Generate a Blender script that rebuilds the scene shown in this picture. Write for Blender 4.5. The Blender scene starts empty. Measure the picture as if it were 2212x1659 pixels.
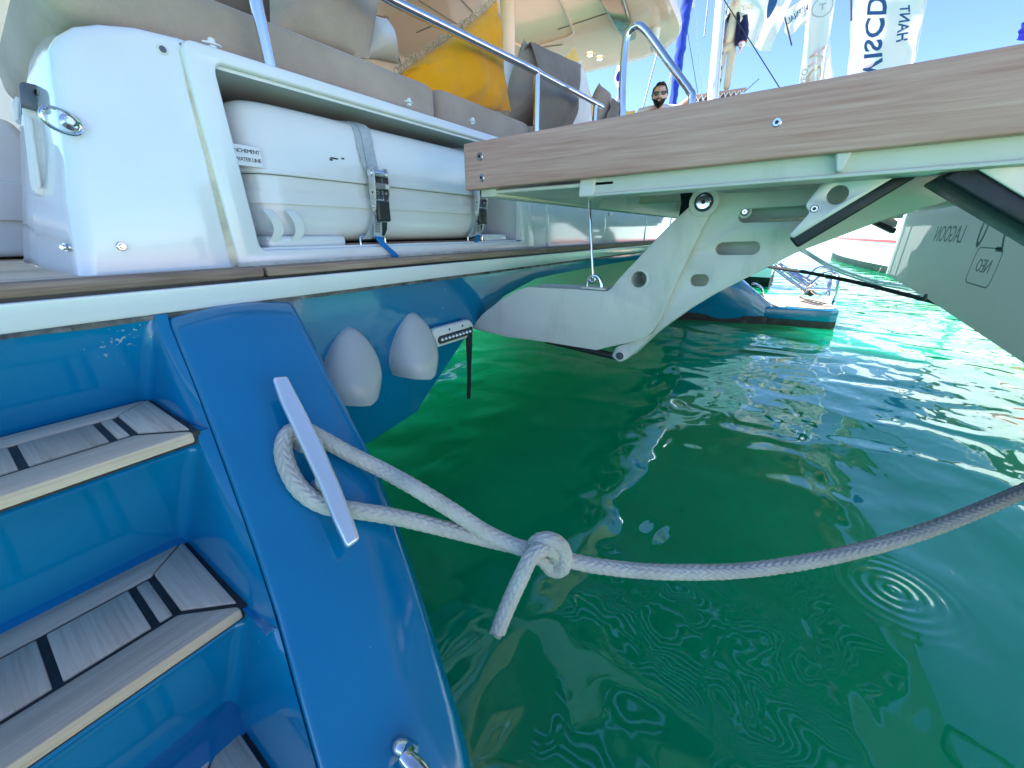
import bpy, bmesh, math, random
from mathutils import Vector as Vec, Matrix, noise as mnoise

# ------------------------------------------------------------------ camera, sky, sun, exposure
SC = bpy.context.scene
COL = SC.collection
H = 1.25                                   # camera height above the water, metres
PITCH = math.radians(21.4)
YAW = math.radians(34.3)                   # view heading measured from the boat's x axis (x = to starboard, y = to the bow)
FOC, CX, CY = 840.0, 1106.0, 829.5         # focal length and centre in pixels of a 2212 x 1659 picture

cam_d = bpy.data.cameras.new('camera')
cam = bpy.data.objects.new('camera', cam_d)
COL.objects.link(cam)
cam_d.sensor_width = 36.0
cam_d.lens = FOC / 2212.0 * 36.0
cam_d.clip_start = 0.02
cam_d.clip_end = 6000
cam.location = (0, 0, H)
cam.rotation_euler = (math.pi / 2 - PITCH, 0, YAW - math.pi / 2)
SC.camera = cam

world = bpy.data.worlds.new('World')
SC.world = world
world.use_nodes = True
SUN = Vec((0.03, 0.68, 0.69)).normalized()  # direction towards the sun
sun_el = math.asin(SUN.z)
wn = world.node_tree
sky = wn.nodes.new('ShaderNodeTexSky')
sky.sky_type = 'NISHITA'
sky.sun_disc = False
sky.sun_elevation = sun_el
sky.sun_rotation = math.atan2(SUN.x, SUN.y)
sky.air_density = 0.6
sky.altitude = 0
sky.dust_density = 0.0
sky.ozone_density = 4.0
bg = wn.nodes['Background']
bg.inputs['Strength'].default_value = 0.14
wn.links.new(sky.outputs[0], bg.inputs['Color'])

sun_d = bpy.data.lights.new('sun', 'SUN')
sun_d.energy = 5.0
sun_d.angle = math.radians(0.53)
sun_d.color = (1.0, 0.95, 0.87)
sun_o = bpy.data.objects.new('sun', sun_d)
COL.objects.link(sun_o)
sun_o.rotation_euler = SUN.to_track_quat('Z', 'Y').to_euler()
sun_o.location = (0, 0, 30)

SC.view_settings.view_transform = 'Standard'
SC.view_settings.look = 'None'
SC.view_settings.exposure = 1.62
SC.view_settings.gamma = 1.0
SC.view_settings.use_curve_mapping = False
SC.render.engine = 'CYCLES'
SC.cycles.use_denoising = True
SC.cycles.max_bounces = 10
SC.cycles.diffuse_bounces = 4
SC.cycles.glossy_bounces = 5
SC.cycles.sample_clamp_indirect = 6.0
SC.cycles.caustics_reflective = False
SC.cycles.caustics_refractive = False

# ------------------------------------------------------------------ geometry helpers
# All positions below are metres relative to the camera's foot at eye level (z = 0 is eye level); obj() lifts them by H.
R = random.Random(7)
FV = Vec((math.cos(YAW), math.sin(YAW), 0))
RV = Vec((math.sin(YAW), -math.cos(YAW), 0))
CP, SP = math.cos(PITCH), math.sin(PITCH)
WZ = -H                                     # water level


def ray(u, v):
    dx, dy = (u - CX) / FOC, (CY - v) / FOC
    return RV * dx + FV * (CP + dy * SP) + Vec((0, 0, -SP + dy * CP))


def px(u, v, x=None, y=None, z=None, d=None, pl=None):
    """Where the sight line of a photo point meets a plane of the boat (x, y or z = const, a slanted plane, or a distance)."""
    r = ray(u, v)
    if x is not None: s = x / r.x
    elif y is not None: s = y / r.y
    elif z is not None: s = z / r.z
    elif d is not None: s = d
    else:
        n, c = pl
        s = c / n.dot(r)
    return r * s


BASE = {}


def tag(o, label=None, cat=None, group=None, kind=None):
    if label: o['label'] = label
    if cat: o['category'] = cat
    if group: o['group'] = group
    if kind: o['kind'] = kind
    return o


def thing(name, label, cat, loc, group=None):
    o = bpy.data.objects.new(name, None)
    o.empty_display_size = 0.1
    COL.objects.link(o)
    loc = Vec(loc)
    o.location = loc + Vec((0, 0, H))
    BASE[o.name] = loc
    return tag(o, label, cat, group)


def base_of(o):
    while o.parent: o = o.parent
    return BASE[o.name]


def obj(name, bm, mat, parent=None, smooth=35, recalc=True):
    """Link a bmesh as ONE mesh object, in coordinates of its thing."""
    if recalc: bmesh.ops.recalc_face_normals(bm, faces=bm.faces)
    if parent is None:
        c = Vec((0, 0, 0)); zmin = 1e9
        for w in bm.verts:
            c += w.co; zmin = min(zmin, w.co.z)
        c /= max(1, len(bm.verts)); b = Vec((c.x, c.y, zmin))
    else:
        b = base_of(parent)
    me = bpy.data.meshes.new(name)
    for w in bm.verts: w.co -= b
    bm.to_mesh(me); bm.free()
    if smooth:
        me.polygons.foreach_set('use_smooth', [True] * len(me.polygons))
        me.set_sharp_from_angle(angle=math.radians(smooth))
    me.materials.append(mat)
    o = bpy.data.objects.new(name, me)
    COL.objects.link(o)
    if parent is None:
        o.location = b + Vec((0, 0, H)); BASE[o.name] = b
    else:
        o.parent = parent
    return o


def NB(): return bmesh.new()


def poly(bm, pts):
    vs = [bm.verts.new(p) for p in pts]
    return bm.faces.new(vs)


def prism(bm, pts, vec):
    """Closed prism: polygon pts swept by vec."""
    vec = Vec(vec)
    a = [bm.verts.new(p) for p in pts]
    b = [bm.verts.new(Vec(p) + vec) for p in pts]
    n = len(a)
    bm.faces.new(a); bm.faces.new(list(reversed(b)))
    for i in range(n):
        bm.faces.new((a[i], b[i], b[(i + 1) % n], a[(i + 1) % n]))
    return a + b


def box(bm, lo, hi):
    x0, y0, z0 = lo; x1, y1, z1 = hi
    return prism(bm, [(x0, y0, z0), (x1, y0, z0), (x1, y1, z0), (x0, y1, z0)], (0, 0, z1 - z0))


def bev(bm, off, seg=2):
    bmesh.ops.remove_doubles(bm, verts=bm.verts, dist=1e-6)
    bmesh.ops.bevel(bm, geom=list(bm.edges), offset=off, segments=seg, affect='EDGES', profile=0.5, clamp_overlap=True)
    return bm


def bbox(lo, hi, off=0.005, seg=2):
    bm = NB(); box(bm, lo, hi); return bev(bm, off, seg)


def loft(bm, rings, closed=True, cap=False):
    vs = [[bm.verts.new(p) for p in r] for r in rings]
    n = len(vs[0])
    for i in range(len(vs) - 1):
        for j in range(n if closed else n - 1):
            k = (j + 1) % n
            bm.faces.new((vs[i][j], vs[i][k], vs[i + 1][k], vs[i + 1][j]))
    if cap:
        bm.faces.new(vs[0]); bm.faces.new(list(reversed(vs[-1])))
    return vs


def smooth_path(pts, step=0.02, tension=0.5):
    """Catmull-Rom through pts, resampled to about step."""
    P = [Vec(p) for p in pts]
    P = [P[0] * 2 - P[1]] + P + [P[-1] * 2 - P[-2]]
    out = []
    for i in range(1, len(P) - 2):
        p0, p1, p2, p3 = P[i - 1], P[i], P[i + 1], P[i + 2]
        n = max(2, int((p2 - p1).length / step))
        for k in range(n):
            t = k / n
            out.append(0.5 * ((2 * p1) + (p2 - p0) * t + (2 * p0 - 5 * p1 + 4 * p2 - p3) * t * t + (3 * p1 - p0 - 3 * p2 + p3) * t ** 3))
    out.append(P[-2])
    return out


def frames(path):
    T = []
    for i in range(len(path)):
        a = path[max(0, i - 1)]; b = path[min(len(path) - 1, i + 1)]
        T.append((b - a).normalized())
    n = T[0].orthogonal().normalized()
    F = []
    for i in range(len(path)):
        if i:
            q = T[i - 1].rotation_difference(T[i]); n = q @ n
        n = (n - T[i] * n.dot(T[i])).normalized()
        F.append((n, T[i].cross(n)))
    return F


def tube(bm, path, r, seg=14, cap=True):
    path = [Vec(p) for p in path]
    F = frames(path)
    rad = r if callable(r) else (lambda i: r)
    rings = []
    for i, p in enumerate(path):
        a, b = F[i]
        rings.append([p + (a * math.cos(2 * math.pi * k / seg) + b * math.sin(2 * math.pi * k / seg)) * rad(i) for k in range(seg)])
    loft(bm, rings, True, cap)
    return bm


def tube_obj(name, pts, r, mat, parent, seg=14, curve=False, step=0.03):
    p = smooth_path(pts, step) if curve else pts
    return obj(name, tube(NB(), p, r, seg), mat, parent)


def rounded(pts, rad, seg=5):
    """Round the corners of a 2-D polygon; rad may be a list."""
    out = []
    n = len(pts)
    for i in range(n):
        p = Vec(pts[i]).to_2d(); a = Vec(pts[i - 1]).to_2d(); b = Vec(pts[(i + 1) % n]).to_2d()
        r = rad[i] if isinstance(rad, (list, tuple)) else rad
        u = (a - p); w = (b - p)
        l = min(r, u.length * 0.45, w.length * 0.45)
        if l < 1e-5: out.append(p); continue
        s = p + u.normalized() * l; e = p + w.normalized() * l
        for k in range(seg + 1):
            t = k / seg
            out.append(s * (1 - t) ** 2 + p * 2 * t * (1 - t) + e * t * t)
    return out


def circle2(cx, cy, r, n=20, ry=None):
    return [Vec((cx + r * math.cos(2 * math.pi * k / n), cy + (ry or r) * math.sin(2 * math.pi * k / n))) for k in range(n)]


def stadium(x0, x1, y0, y1, n=8):
    r = (y1 - y0) / 2; cy = (y0 + y1) / 2
    p = [Vec((x1 - r + r * math.cos(t), cy + r * math.sin(t))) for t in [-math.pi / 2 + math.pi * k / n for k in range(n + 1)]]
    p += [Vec((x0 + r + r * math.cos(t), cy + r * math.sin(t))) for t in [math.pi / 2 + math.pi * k / n for k in range(n + 1)]]
    return p


def from_curve(cu, fn):
    ob = bpy.data.objects.new('tmp', cu)
    COL.objects.link(ob)
    dg = bpy.context.evaluated_depsgraph_get()
    me = bpy.data.meshes.new_from_object(ob.evaluated_get(dg))
    bm = NB(); bm.from_mesh(me)
    bpy.data.objects.remove(ob); bpy.data.meshes.remove(me)
    try: bpy.data.curves.remove(cu)
    except Exception: pass
    for w in bm.verts: w.co = Vec(fn(*w.co))
    bmesh.ops.remove_doubles(bm, verts=bm.verts, dist=1e-5)
    return bm


def plate(loops, fn, thick, b=0.002):
    """Flat plate with holes (loops of 2-D points), edges eased, mapped by fn(a, b, c), c in -thick/2 .. thick/2."""
    cu = bpy.data.curves.new('tmp', 'CURVE')
    cu.dimensions = '2D'; cu.fill_mode = 'BOTH'
    cu.extrude = max(1e-4, thick / 2 - b); cu.bevel_depth = b; cu.bevel_resolution = 1; cu.offset = -b
    for lp in loops:
        s = cu.splines.new('POLY'); s.points.add(len(lp) - 1)
        for i, p in enumerate(lp): s.points[i].co = (p[0], p[1], 0, 1)
        s.use_cyclic_u = True
    return from_curve(cu, fn)


def text(body, size, fn, ext=0.0006, spacing=1.0, align='CENTER', shear=0.0, bold=0.0):
    cu = bpy.data.curves.new('tmp', 'FONT')
    cu.body = body; cu.size = size; cu.extrude = ext; cu.align_x = align; cu.align_y = 'CENTER'
    cu.space_character = spacing; cu.resolution_u = 3; cu.shear = shear; cu.offset = bold
    return from_curve(cu, fn)


def disc(bm, c, n, r, h, seg=20, ease=0.25):
    """Short cylinder with an eased rim, standing at c along n."""
    n = Vec(n).normalized(); a = n.orthogonal().normalized(); b = n.cross(a); c = Vec(c)
    prof = [(r, 0), (r, h * (1 - ease)), (r - h * ease, h)]
    rings = [[c + n * hh + (a * math.cos(2 * math.pi * k / seg) + b * math.sin(2 * math.pi * k / seg)) * rr for k in range(seg)] for rr, hh in prof]
    loft(bm, rings, True, True)
    return bm


def cushion(c00, c10, c11, c01, thick, n=22, pinch=0.75, ears=0.05, crease=0.012, seed=0, nrm=None):
    """A stuffed pillow between four corners (both faces, pinched seam, creases running to the corners)."""
    c00, c10, c11, c01 = map(Vec, (c00, c10, c11, c01))
    nv = nrm or (c10 - c00).cross(c01 - c00).normalized()
    bm = NB()
    side = []
    for sgn in (1, -1):
        g = []
        for i in range(n + 1):
            row = []
            for j in range(n + 1):
                s, t = i / n, j / n
                a, b = 2 * s - 1, 2 * t - 1
                # concave sides between the ears
                sa = 0.5 + 0.5 * a * (1 - ears * (1 - b * b)); tb = 0.5 + 0.5 * b * (1 - ears * (1 - a * a))
                p = c00 * (1 - sa) * (1 - tb) + c10 * sa * (1 - tb) + c11 * sa * tb + c01 * (1 - sa) * tb
                hgt = max(0.0, (1 - a * a) * (1 - b * b)) ** pinch
                q = p * 6 + Vec((seed, sgn * 3, 0))
                wr = crease * (mnoise.noise(q) + 0.6 * mnoise.noise(q * 2.3)) * min(1, hgt * 3)
                d = math.hypot(abs(a) - 1, abs(b) - 1)
                wr += crease * 0.8 * math.sin(14 * math.atan2(1.02 - abs(b), 1.02 - abs(a))) * math.exp(-2.6 * d) * min(1, hgt * 4)
                p = p + nv * sgn * (thick * 0.5 * hgt + wr)
                row.append(bm.verts.new(p))
            g.append(row)
        for i in range(n):
            for j in range(n):
                f = (g[i][j], g[i + 1][j], g[i + 1][j + 1], g[i][j + 1])
                bm.faces.new(f if sgn > 0 else tuple(reversed(f)))
        side.append(g)
    bmesh.ops.remove_doubles(bm, verts=bm.verts, dist=1e-5)
    return bm


# ------------------------------------------------------------------ materials
MATS = {}


def nodes(name):
    m = bpy.data.materials.new(name); m.use_nodes = True
    nt = m.node_tree
    return m, nt, nt.nodes['Principled BSDF']


def N(nt, kind, **kw):
    n = nt.nodes.new(kind)
    for k, v in kw.items():
        if k.startswith('i_'):
            key = k[2:]
            n.inputs[int(key) if key.isdigit() else key].default_value = v
        else: setattr(n, k, v)
    return n


def ramp(nt, fac, stops):
    r = nt.nodes.new('ShaderNodeValToRGB')
    el = r.color_ramp.elements
    while len(el) < len(stops): el.new(0.5)
    for e, (p, c) in zip(el, stops):
        e.position = p; e.color = (*c, 1) if len(c) == 3 else c
    nt.links.new(fac, r.inputs['Fac'])
    return r.outputs['Color']


def coords(nt, scale=(1, 1, 1), rnd=False):
    tc = nt.nodes.new('ShaderNodeTexCoord')
    mp = N(nt, 'ShaderNodeMapping'); mp.inputs['Scale'].default_value = scale
    nt.links.new(tc.outputs['Object'], mp.inputs['Vector'])
    if rnd:
        oi = nt.nodes.new('ShaderNodeObjectInfo')
        mul = N(nt, 'ShaderNodeMath', operation='MULTIPLY'); mul.inputs[1].default_value = 37.0
        nt.links.new(oi.outputs['Random'], mul.inputs[0])
        nt.links.new(mul.outputs[0], mp.inputs['Location'])
    return mp.outputs['Vector']


def noise_tex(nt, vec, scale, detail=4, rough=0.55, dist=0.0):
    n = N(nt, 'ShaderNodeTexNoise'); n.inputs['Scale'].default_value = scale
    n.inputs['Detail'].default_value = detail; n.inputs['Roughness'].default_value = rough
    n.inputs['Distortion'].default_value = dist
    nt.links.new(vec, n.inputs['Vector'])
    return n.outputs['Fac']


def bump(nt, bs, height, strength=0.3, distance=0.002):
    b = N(nt, 'ShaderNodeBump'); b.inputs['Strength'].default_value = strength; b.inputs['Distance'].default_value = distance
    nt.links.new(height, b.inputs['Height']); nt.links.new(b.outputs['Normal'], bs.inputs['Normal'])
    return b


def paint(name, col, rough=0.2, metal=0.0, var=0.06, vscale=3.0, coat=0.0, bumps=0.0, bscale=60.0, dirt=None, spec=0.5, bdist=0.002, specks=None):
    """Coloured surface with slight unevenness, optional coat, orange-peel relief and blotchy dirt."""
    m, nt, bs = nodes(name)
    v = coords(nt)
    f = noise_tex(nt, v, vscale, 5)
    lo = tuple(max(0, c * (1 - var * 1.6)) for c in col); hi = tuple(min(1, c * (1 + var)) for c in col)
    c = ramp(nt, f, [(0.3, lo), (0.7, hi)])
    if dirt:
        d = noise_tex(nt, coords(nt, (1, 1, 0.35)), dirt[1], 6, 0.65)
        fac = ramp(nt, d, [(dirt[2], (0, 0, 0)), (min(1, dirt[2] + 0.16), (1, 1, 1))])
        mx = N(nt, 'ShaderNodeMix', data_type='RGBA'); mx.inputs[7].default_value = (*dirt[0], 1)
        ml = N(nt, 'ShaderNodeMath', operation='MULTIPLY'); ml.inputs[1].default_value = dirt[3]
        nt.links.new(fac, ml.inputs[0]); nt.links.new(ml.outputs[0], mx.inputs[0]); nt.links.new(c, mx.inputs[6]); c = mx.outputs[2]
    nt.links.new(c, bs.inputs['Base Color'])
    bs.inputs['Metallic'].default_value = metal
    rr = noise_tex(nt, v, vscale * 3.1, 4)
    mr = N(nt, 'ShaderNodeMapRange'); mr.inputs['To Min'].default_value = rough * 0.8; mr.inputs['To Max'].default_value = min(1, rough * 1.3)
    nt.links.new(rr, mr.inputs['Value']); nt.links.new(mr.outputs['Result'], bs.inputs['Roughness'])
    bs.inputs['Specular IOR Level'].default_value = spec
    bs.inputs['Coat Weight'].default_value = coat; bs.inputs['Coat Roughness'].default_value = 0.03
    if specks:
        sn = noise_tex(nt, v, specks[1], 2, 0.5)
        ml = noise_tex(nt, v, specks[1] * 0.04, 2, 0.5)
        mm = N(nt, 'ShaderNodeMath', operation='ADD'); nt.links.new(sn, mm.inputs[0]); nt.links.new(ml, mm.inputs[1])
        sf = ramp(nt, mm.outputs[0], [(specks[2] / 2, (0, 0, 0)), (specks[2] / 2 + 0.02, (1, 1, 1))])
        hv = N(nt, 'ShaderNodeMath', operation='MULTIPLY'); hv.inputs[1].default_value = 0.5; nt.links.new(mm.outputs[0], hv.inputs[0])
        nt.links.remove(sf.node.inputs[0].links[0]); nt.links.new(hv.outputs[0], sf.node.inputs[0])
        mx = N(nt, 'ShaderNodeMix', data_type='RGBA'); mx.inputs[7].default_value = (*specks[0], 1)
        nt.links.new(sf, mx.inputs[0]); nt.links.new(c, mx.inputs[6]); nt.links.new(mx.outputs[2], bs.inputs['Base Color'])
    if bumps: bump(nt, bs, noise_tex(nt, v, bscale, 3), bumps, bdist)
    MATS[name] = m
    return m


def wood(name, axis, stops, rough=0.6, fine=220.0, long=6.0, relief=0.35, rnd=True, dark=0.5, spec=0.3):
    """Streaked wood, grain along axis."""
    m, nt, bs = nodes(name)
    sc = [fine] * 3; sc['xyz'.index(axis)] = long
    v = coords(nt, tuple(sc), rnd)
    f1 = noise_tex(nt, v, 1.0, 5, 0.6)
    sc2 = [fine * 0.16] * 3; sc2['xyz'.index(axis)] = long * 0.35
    f2 = noise_tex(nt, coords(nt, tuple(sc2), rnd), 1.0, 4, 0.6, 0.4)
    mix = N(nt, 'ShaderNodeMath', operation='ADD'); h1 = N(nt, 'ShaderNodeMath', operation='MULTIPLY'); h1.inputs[1].default_value = dark
    h2 = N(nt, 'ShaderNodeMath', operation='MULTIPLY'); h2.inputs[1].default_value = 1 - dark
    nt.links.new(f1, h1.inputs[0]); nt.links.new(f2, h2.inputs[0]); nt.links.new(h1.outputs[0], mix.inputs[0]); nt.links.new(h2.outputs[0], mix.inputs[1])
    c = ramp(nt, mix.outputs[0], stops)
    if rnd:
        oi = nt.nodes.new('ShaderNodeObjectInfo')
        mr = N(nt, 'ShaderNodeMapRange'); mr.inputs['To Min'].default_value = 0.82; mr.inputs['To Max'].default_value = 1.12
        nt.links.new(oi.outputs['Random'], mr.inputs['Value'])
        hsv = N(nt, 'ShaderNodeHueSaturation'); nt.links.new(mr.outputs['Result'], hsv.inputs['Value']); nt.links.new(c, hsv.inputs['Color']); c = hsv.outputs['Color']
    nt.links.new(c, bs.inputs['Base Color'])
    bs.inputs['Roughness'].default_value = rough; bs.inputs['Specular IOR Level'].default_value = spec
    bump(nt, bs, mix.outputs[0], relief, 0.0015)
    MATS[name] = m
    return m


def fabric(name, col, var=0.14, weave=900.0, rough=0.9, fold=0.0, sheen=0.2):
    m, nt, bs = nodes(name)
    v = coords(nt)
    f = noise_tex(nt, v, 5.0, 5, 0.6)
    g = noise_tex(nt, coords(nt, (1, 1, 2.2)), weave * 0.45, 2)
    ad = N(nt, 'ShaderNodeMath', operation='ADD'); hm = N(nt, 'ShaderNodeMath', operation='MULTIPLY'); hm.inputs[1].default_value = 0.55
    nt.links.new(g, hm.inputs[0]); nt.links.new(f, ad.inputs[0]); nt.links.new(hm.outputs[0], ad.inputs[1])
    lo = tuple(c * (1 - var * 1.5) for c in col); hi = tuple(min(1, c * (1 + var)) for c in col)
    nt.links.new(ramp(nt, ad.outputs[0], [(0.5, lo), (1.0, hi)]), bs.inputs['Base Color'])
    bs.inputs['Roughness'].default_value = rough; bs.inputs['Sheen Weight'].default_value = sheen
    bs.inputs['Specular IOR Level'].default_value = 0.2
    wv = N(nt, 'ShaderNodeTexVoronoi'); wv.inputs['Scale'].default_value = weave
    nt.links.new(v, wv.inputs['Vector'])
    bump(nt, bs, wv.outputs['Distance'], 0.25, 0.0008)
    MATS[name] = m
    return m


WHITE = paint('white_gelcoat', (0.80, 0.81, 0.82), 0.10, var=0.03, coat=0.6, dirt=((0.62, 0.57, 0.47), 2.2, 0.58, 0.35))
FRAMEW = paint('white_moulding', (0.80, 0.81, 0.80), 0.16, var=0.03, coat=0.3, dirt=((0.66, 0.60, 0.46), 4.0, 0.60, 0.35))
CREAMSEAL = paint('old_sealant', (0.66, 0.59, 0.45), 0.55, var=0.2, vscale=18, bumps=0.5)
DARKSEAL = paint('dark_sealant', (0.12, 0.12, 0.11), 0.6, var=0.6, vscale=25, bumps=0.5, dirt=((0.5, 0.47, 0.4), 14, 0.55, 0.7))
BLUE = paint('blue_gelcoat', (0.0004, 0.178, 0.37), 0.10, var=0.05, coat=0.4, bumps=0.05, bscale=5, bdist=0.02, dirt=((0.06, 0.24, 0.36), 3.5, 0.60, 0.35), specks=((0.30, 0.42, 0.48), 150, 1.405))
BLACKP = paint('black_antifouling', (0.018, 0.02, 0.022), 0.55, var=0.5, vscale=9, dirt=((0.10, 0.11, 0.10), 9, 0.56, 0.8))
STEEL = paint('stainless_steel', (0.72, 0.72, 0.72), 0.07, 1.0, var=0.04, vscale=8)
STEELR = paint('brushed_steel', (0.62, 0.62, 0.60), 0.28, 1.0, var=0.08, vscale=12)
CLEATM = paint('polished_aluminium', (0.88, 0.88, 0.88), 0.17, 0.65, var=0.03, vscale=5)
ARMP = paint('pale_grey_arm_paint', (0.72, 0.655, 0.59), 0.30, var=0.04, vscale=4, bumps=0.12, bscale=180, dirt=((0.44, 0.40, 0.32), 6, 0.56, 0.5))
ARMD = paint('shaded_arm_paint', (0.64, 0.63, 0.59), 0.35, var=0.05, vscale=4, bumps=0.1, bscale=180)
BRACK = paint('stained_bracket_steel', (0.55, 0.52, 0.48), 0.35, 0.6, var=0.12, vscale=5, dirt=((0.30, 0.19, 0.09), 7, 0.60, 0.7))
RUBBER = paint('black_rubber', (0.022, 0.021, 0.026), 0.45, var=0.25, vscale=14, bumps=0.3, bscale=120)
BLACKN = paint('black_webbing', (0.012, 0.012, 0.014), 0.7, var=0.3, vscale=40)
GREYPL = paint('grey_plastic', (0.10, 0.115, 0.14), 0.4, var=0.08)
BLACKPL = paint('black_plastic', (0.03, 0.032, 0.032), 0.35, var=0.2, vscale=20)
WPLAST = paint('white_plastic', (0.78, 0.78, 0.75), 0.3, var=0.03)
COVERW = paint('bright_white_cover', (0.90, 0.89, 0.87), 0.12, var=0.02, coat=0.5)
RAFTW = paint('liferaft_white', (0.78, 0.76, 0.75), 0.17, var=0.03, coat=0.35, dirt=((0.55, 0.48, 0.40), 6, 0.64, 0.45))
CAULK = paint('black_caulking', (0.013, 0.014, 0.02), 0.45, var=0.4, vscale=30, bumps=0.2)
GREYST = [(0.22, (0.36, 0.25, 0.17)), (0.42, (0.68, 0.51, 0.365)), (0.6, (0.80, 0.63, 0.47)), (0.78, (0.94, 0.79, 0.63))]
TEAKX = wood('weathered_teak_lengthwise', 'x', GREYST, 0.75, 260, 7)
TEAKY = wood('weathered_teak_crosswise', 'y', GREYST, 0.75, 260, 7, relief=0.6)
BROWNT = wood('brown_teak_edge', 'x', [(0.3, (0.17, 0.10, 0.07)), (0.55, (0.38, 0.26, 0.20)), (0.8, (0.58, 0.48, 0.41))], 0.7, 300, 8)
BOARD = wood('pinkish_board', 'y', [(0.25, (0.38, 0.155, 0.115)), (0.42, (0.57, 0.28, 0.22)), (0.6, (0.69, 0.385, 0.31)), (0.8, (0.86, 0.58, 0.50))], 0.55, 170, 5.5, relief=0.25, rnd=False, dark=0.55)
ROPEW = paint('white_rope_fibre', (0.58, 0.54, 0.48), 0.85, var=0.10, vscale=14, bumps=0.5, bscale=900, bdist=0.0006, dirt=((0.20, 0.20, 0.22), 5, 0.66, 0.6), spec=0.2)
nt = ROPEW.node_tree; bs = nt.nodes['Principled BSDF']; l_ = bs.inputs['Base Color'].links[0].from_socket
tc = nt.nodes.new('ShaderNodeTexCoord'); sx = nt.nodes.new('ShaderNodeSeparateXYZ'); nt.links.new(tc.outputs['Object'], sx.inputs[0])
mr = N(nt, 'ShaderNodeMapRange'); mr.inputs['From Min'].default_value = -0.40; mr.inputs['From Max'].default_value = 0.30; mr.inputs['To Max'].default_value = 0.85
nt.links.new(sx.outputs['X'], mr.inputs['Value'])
mx = N(nt, 'ShaderNodeMix', data_type='RGBA'); mx.inputs[7].default_value = (0.13, 0.13, 0.145, 1)  # shade towards the off-frame end, painted into the rope colour
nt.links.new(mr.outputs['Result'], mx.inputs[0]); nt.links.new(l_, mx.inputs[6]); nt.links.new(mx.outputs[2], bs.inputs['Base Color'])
ROPED = paint('dark_rope_fibre', (0.03, 0.036, 0.04), 0.85, var=0.3, vscale=40)
TAUPE = fabric('taupe_canvas', (0.40, 0.32, 0.245))
TAUPED = fabric('dark_taupe_canvas', (0.20, 0.165, 0.13))
GREYF = fabric('grey_linen', (0.30, 0.245, 0.195))
THROWF = fabric('grey_throw_fabric', (0.43, 0.375, 0.32))
YELLOW = fabric('mustard_cotton', (0.82, 0.35, 0.006), var=0.1)
YELLOWP = fabric('pale_yellow_cotton', (0.80, 0.52, 0.14), var=0.1)
WHITEF = fabric('white_cotton', (0.76, 0.75, 0.71), var=0.06)
FRINGE = fabric('jute_fringe', (0.48, 0.36, 0.23), var=0.35, weave=300)
PIPING = fabric('brown_piping', (0.25, 0.13, 0.06))
CREAM = paint('cream_ceiling', (0.96, 0.70, 0.56), 0.12, var=0.03, coat=0.25, bumps=0.03, bscale=3, bdist=0.02)
BROWNBM = paint('brown_beam', (0.16, 0.10, 0.06), 0.15, var=0.2, coat=0.5)
GLASSD = paint('dark_tinted_glass', (0.015, 0.018, 0.02), 0.04, var=0.1)
BSTRAP = paint('blue_webbing', (0.0, 0.18, 0.52), 0.65, var=0.12, vscale=60, bumps=0.5, bscale=400)
GSTRAP = paint('grey_webbing', (0.44, 0.47, 0.50), 0.7, var=0.08, vscale=50, bumps=0.5, bscale=500)
DSTRAP = paint('dark_green_webbing', (0.015, 0.05, 0.045), 0.7, var=0.2)
INK = paint('black_print', (0.02, 0.02, 0.025), 0.6)
SIGNW = paint('grey_white_banner', (0.50, 0.55, 0.56), 0.5, var=0.03, vscale=2, bumps=0.05, bscale=300)
SIGNT = paint('banner_print_showing_through', (0.16, 0.24, 0.27), 0.5, var=0.15, vscale=5)
def translucent(m, col, amount):
    nt = m.node_tree; bs = nt.nodes['Principled BSDF']
    tr = nt.nodes.new('ShaderNodeBsdfTranslucent'); tr.inputs['Color'].default_value = (*col, 1)
    mx = nt.nodes.new('ShaderNodeMixShader'); mx.inputs[0].default_value = amount
    nt.links.new(bs.outputs[0], mx.inputs[1]); nt.links.new(tr.outputs[0], mx.inputs[2]); nt.links.new(mx.outputs[0], nt.nodes['Material Output'].inputs['Surface'])


translucent(SIGNW, (0.72, 0.76, 0.76), 0.5)
FLAGW = paint('white_flag_cloth', (0.93, 0.80, 0.83), 0.8, var=0.03)
translucent(FLAGW, (0.96, 0.80, 0.83), 0.65)
NAVYPR = paint('navy_print', (0.02, 0.09, 0.22), 0.7)
TANPR = paint('tan_print', (0.58, 0.40, 0.25), 0.7)
GREYPR = paint('grey_print', (0.45, 0.43, 0.45), 0.7)
FLAGB = paint('violet_blue_flag', (0.07, 0.07, 0.55), 0.7)
SAILB = fabric('blue_sail_cover', (0.018, 0.055, 0.42), var=0.35, weave=200)
MASTW = paint('white_mast_paint', (0.78, 0.79, 0.80), 0.25, var=0.03)
WIRE = paint('dark_rigging_wire', (0.03, 0.035, 0.05), 0.4, 0.5)
REDP = paint('red_stripe', (0.62, 0.01, 0.015), 0.3)
SKIN = paint('skin', (0.68, 0.42, 0.31), 0.5, var=0.08, vscale=30)
HAIR = paint('dark_hair', (0.02, 0.014, 0.010), 0.6, var=0.4, vscale=90, bumps=0.6, bscale=300)
SHIRTW = fabric('white_shirt', (0.74, 0.74, 0.82), var=0.05)
NAVYF = fabric('navy_jacket', (0.012, 0.014, 0.07), var=0.2)
BEIGEF = fabric('beige_cotton', (0.55, 0.47, 0.34), var=0.08)
CREAMF = fabric('cream_cotton', (0.70, 0.62, 0.42), var=0.08)
REDF = fabric('red_trim', (0.55, 0.02, 0.02))
LED = paint('led_lens', (0.75, 0.78, 0.80), 0.05, 0.6)
m, nt, bs = nodes('lit_spot'); bs.inputs['Emission Color'].default_value = (1, 0.75, 0.4, 1); bs.inputs['Emission Strength'].default_value = 3.0
SPOT = m
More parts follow.
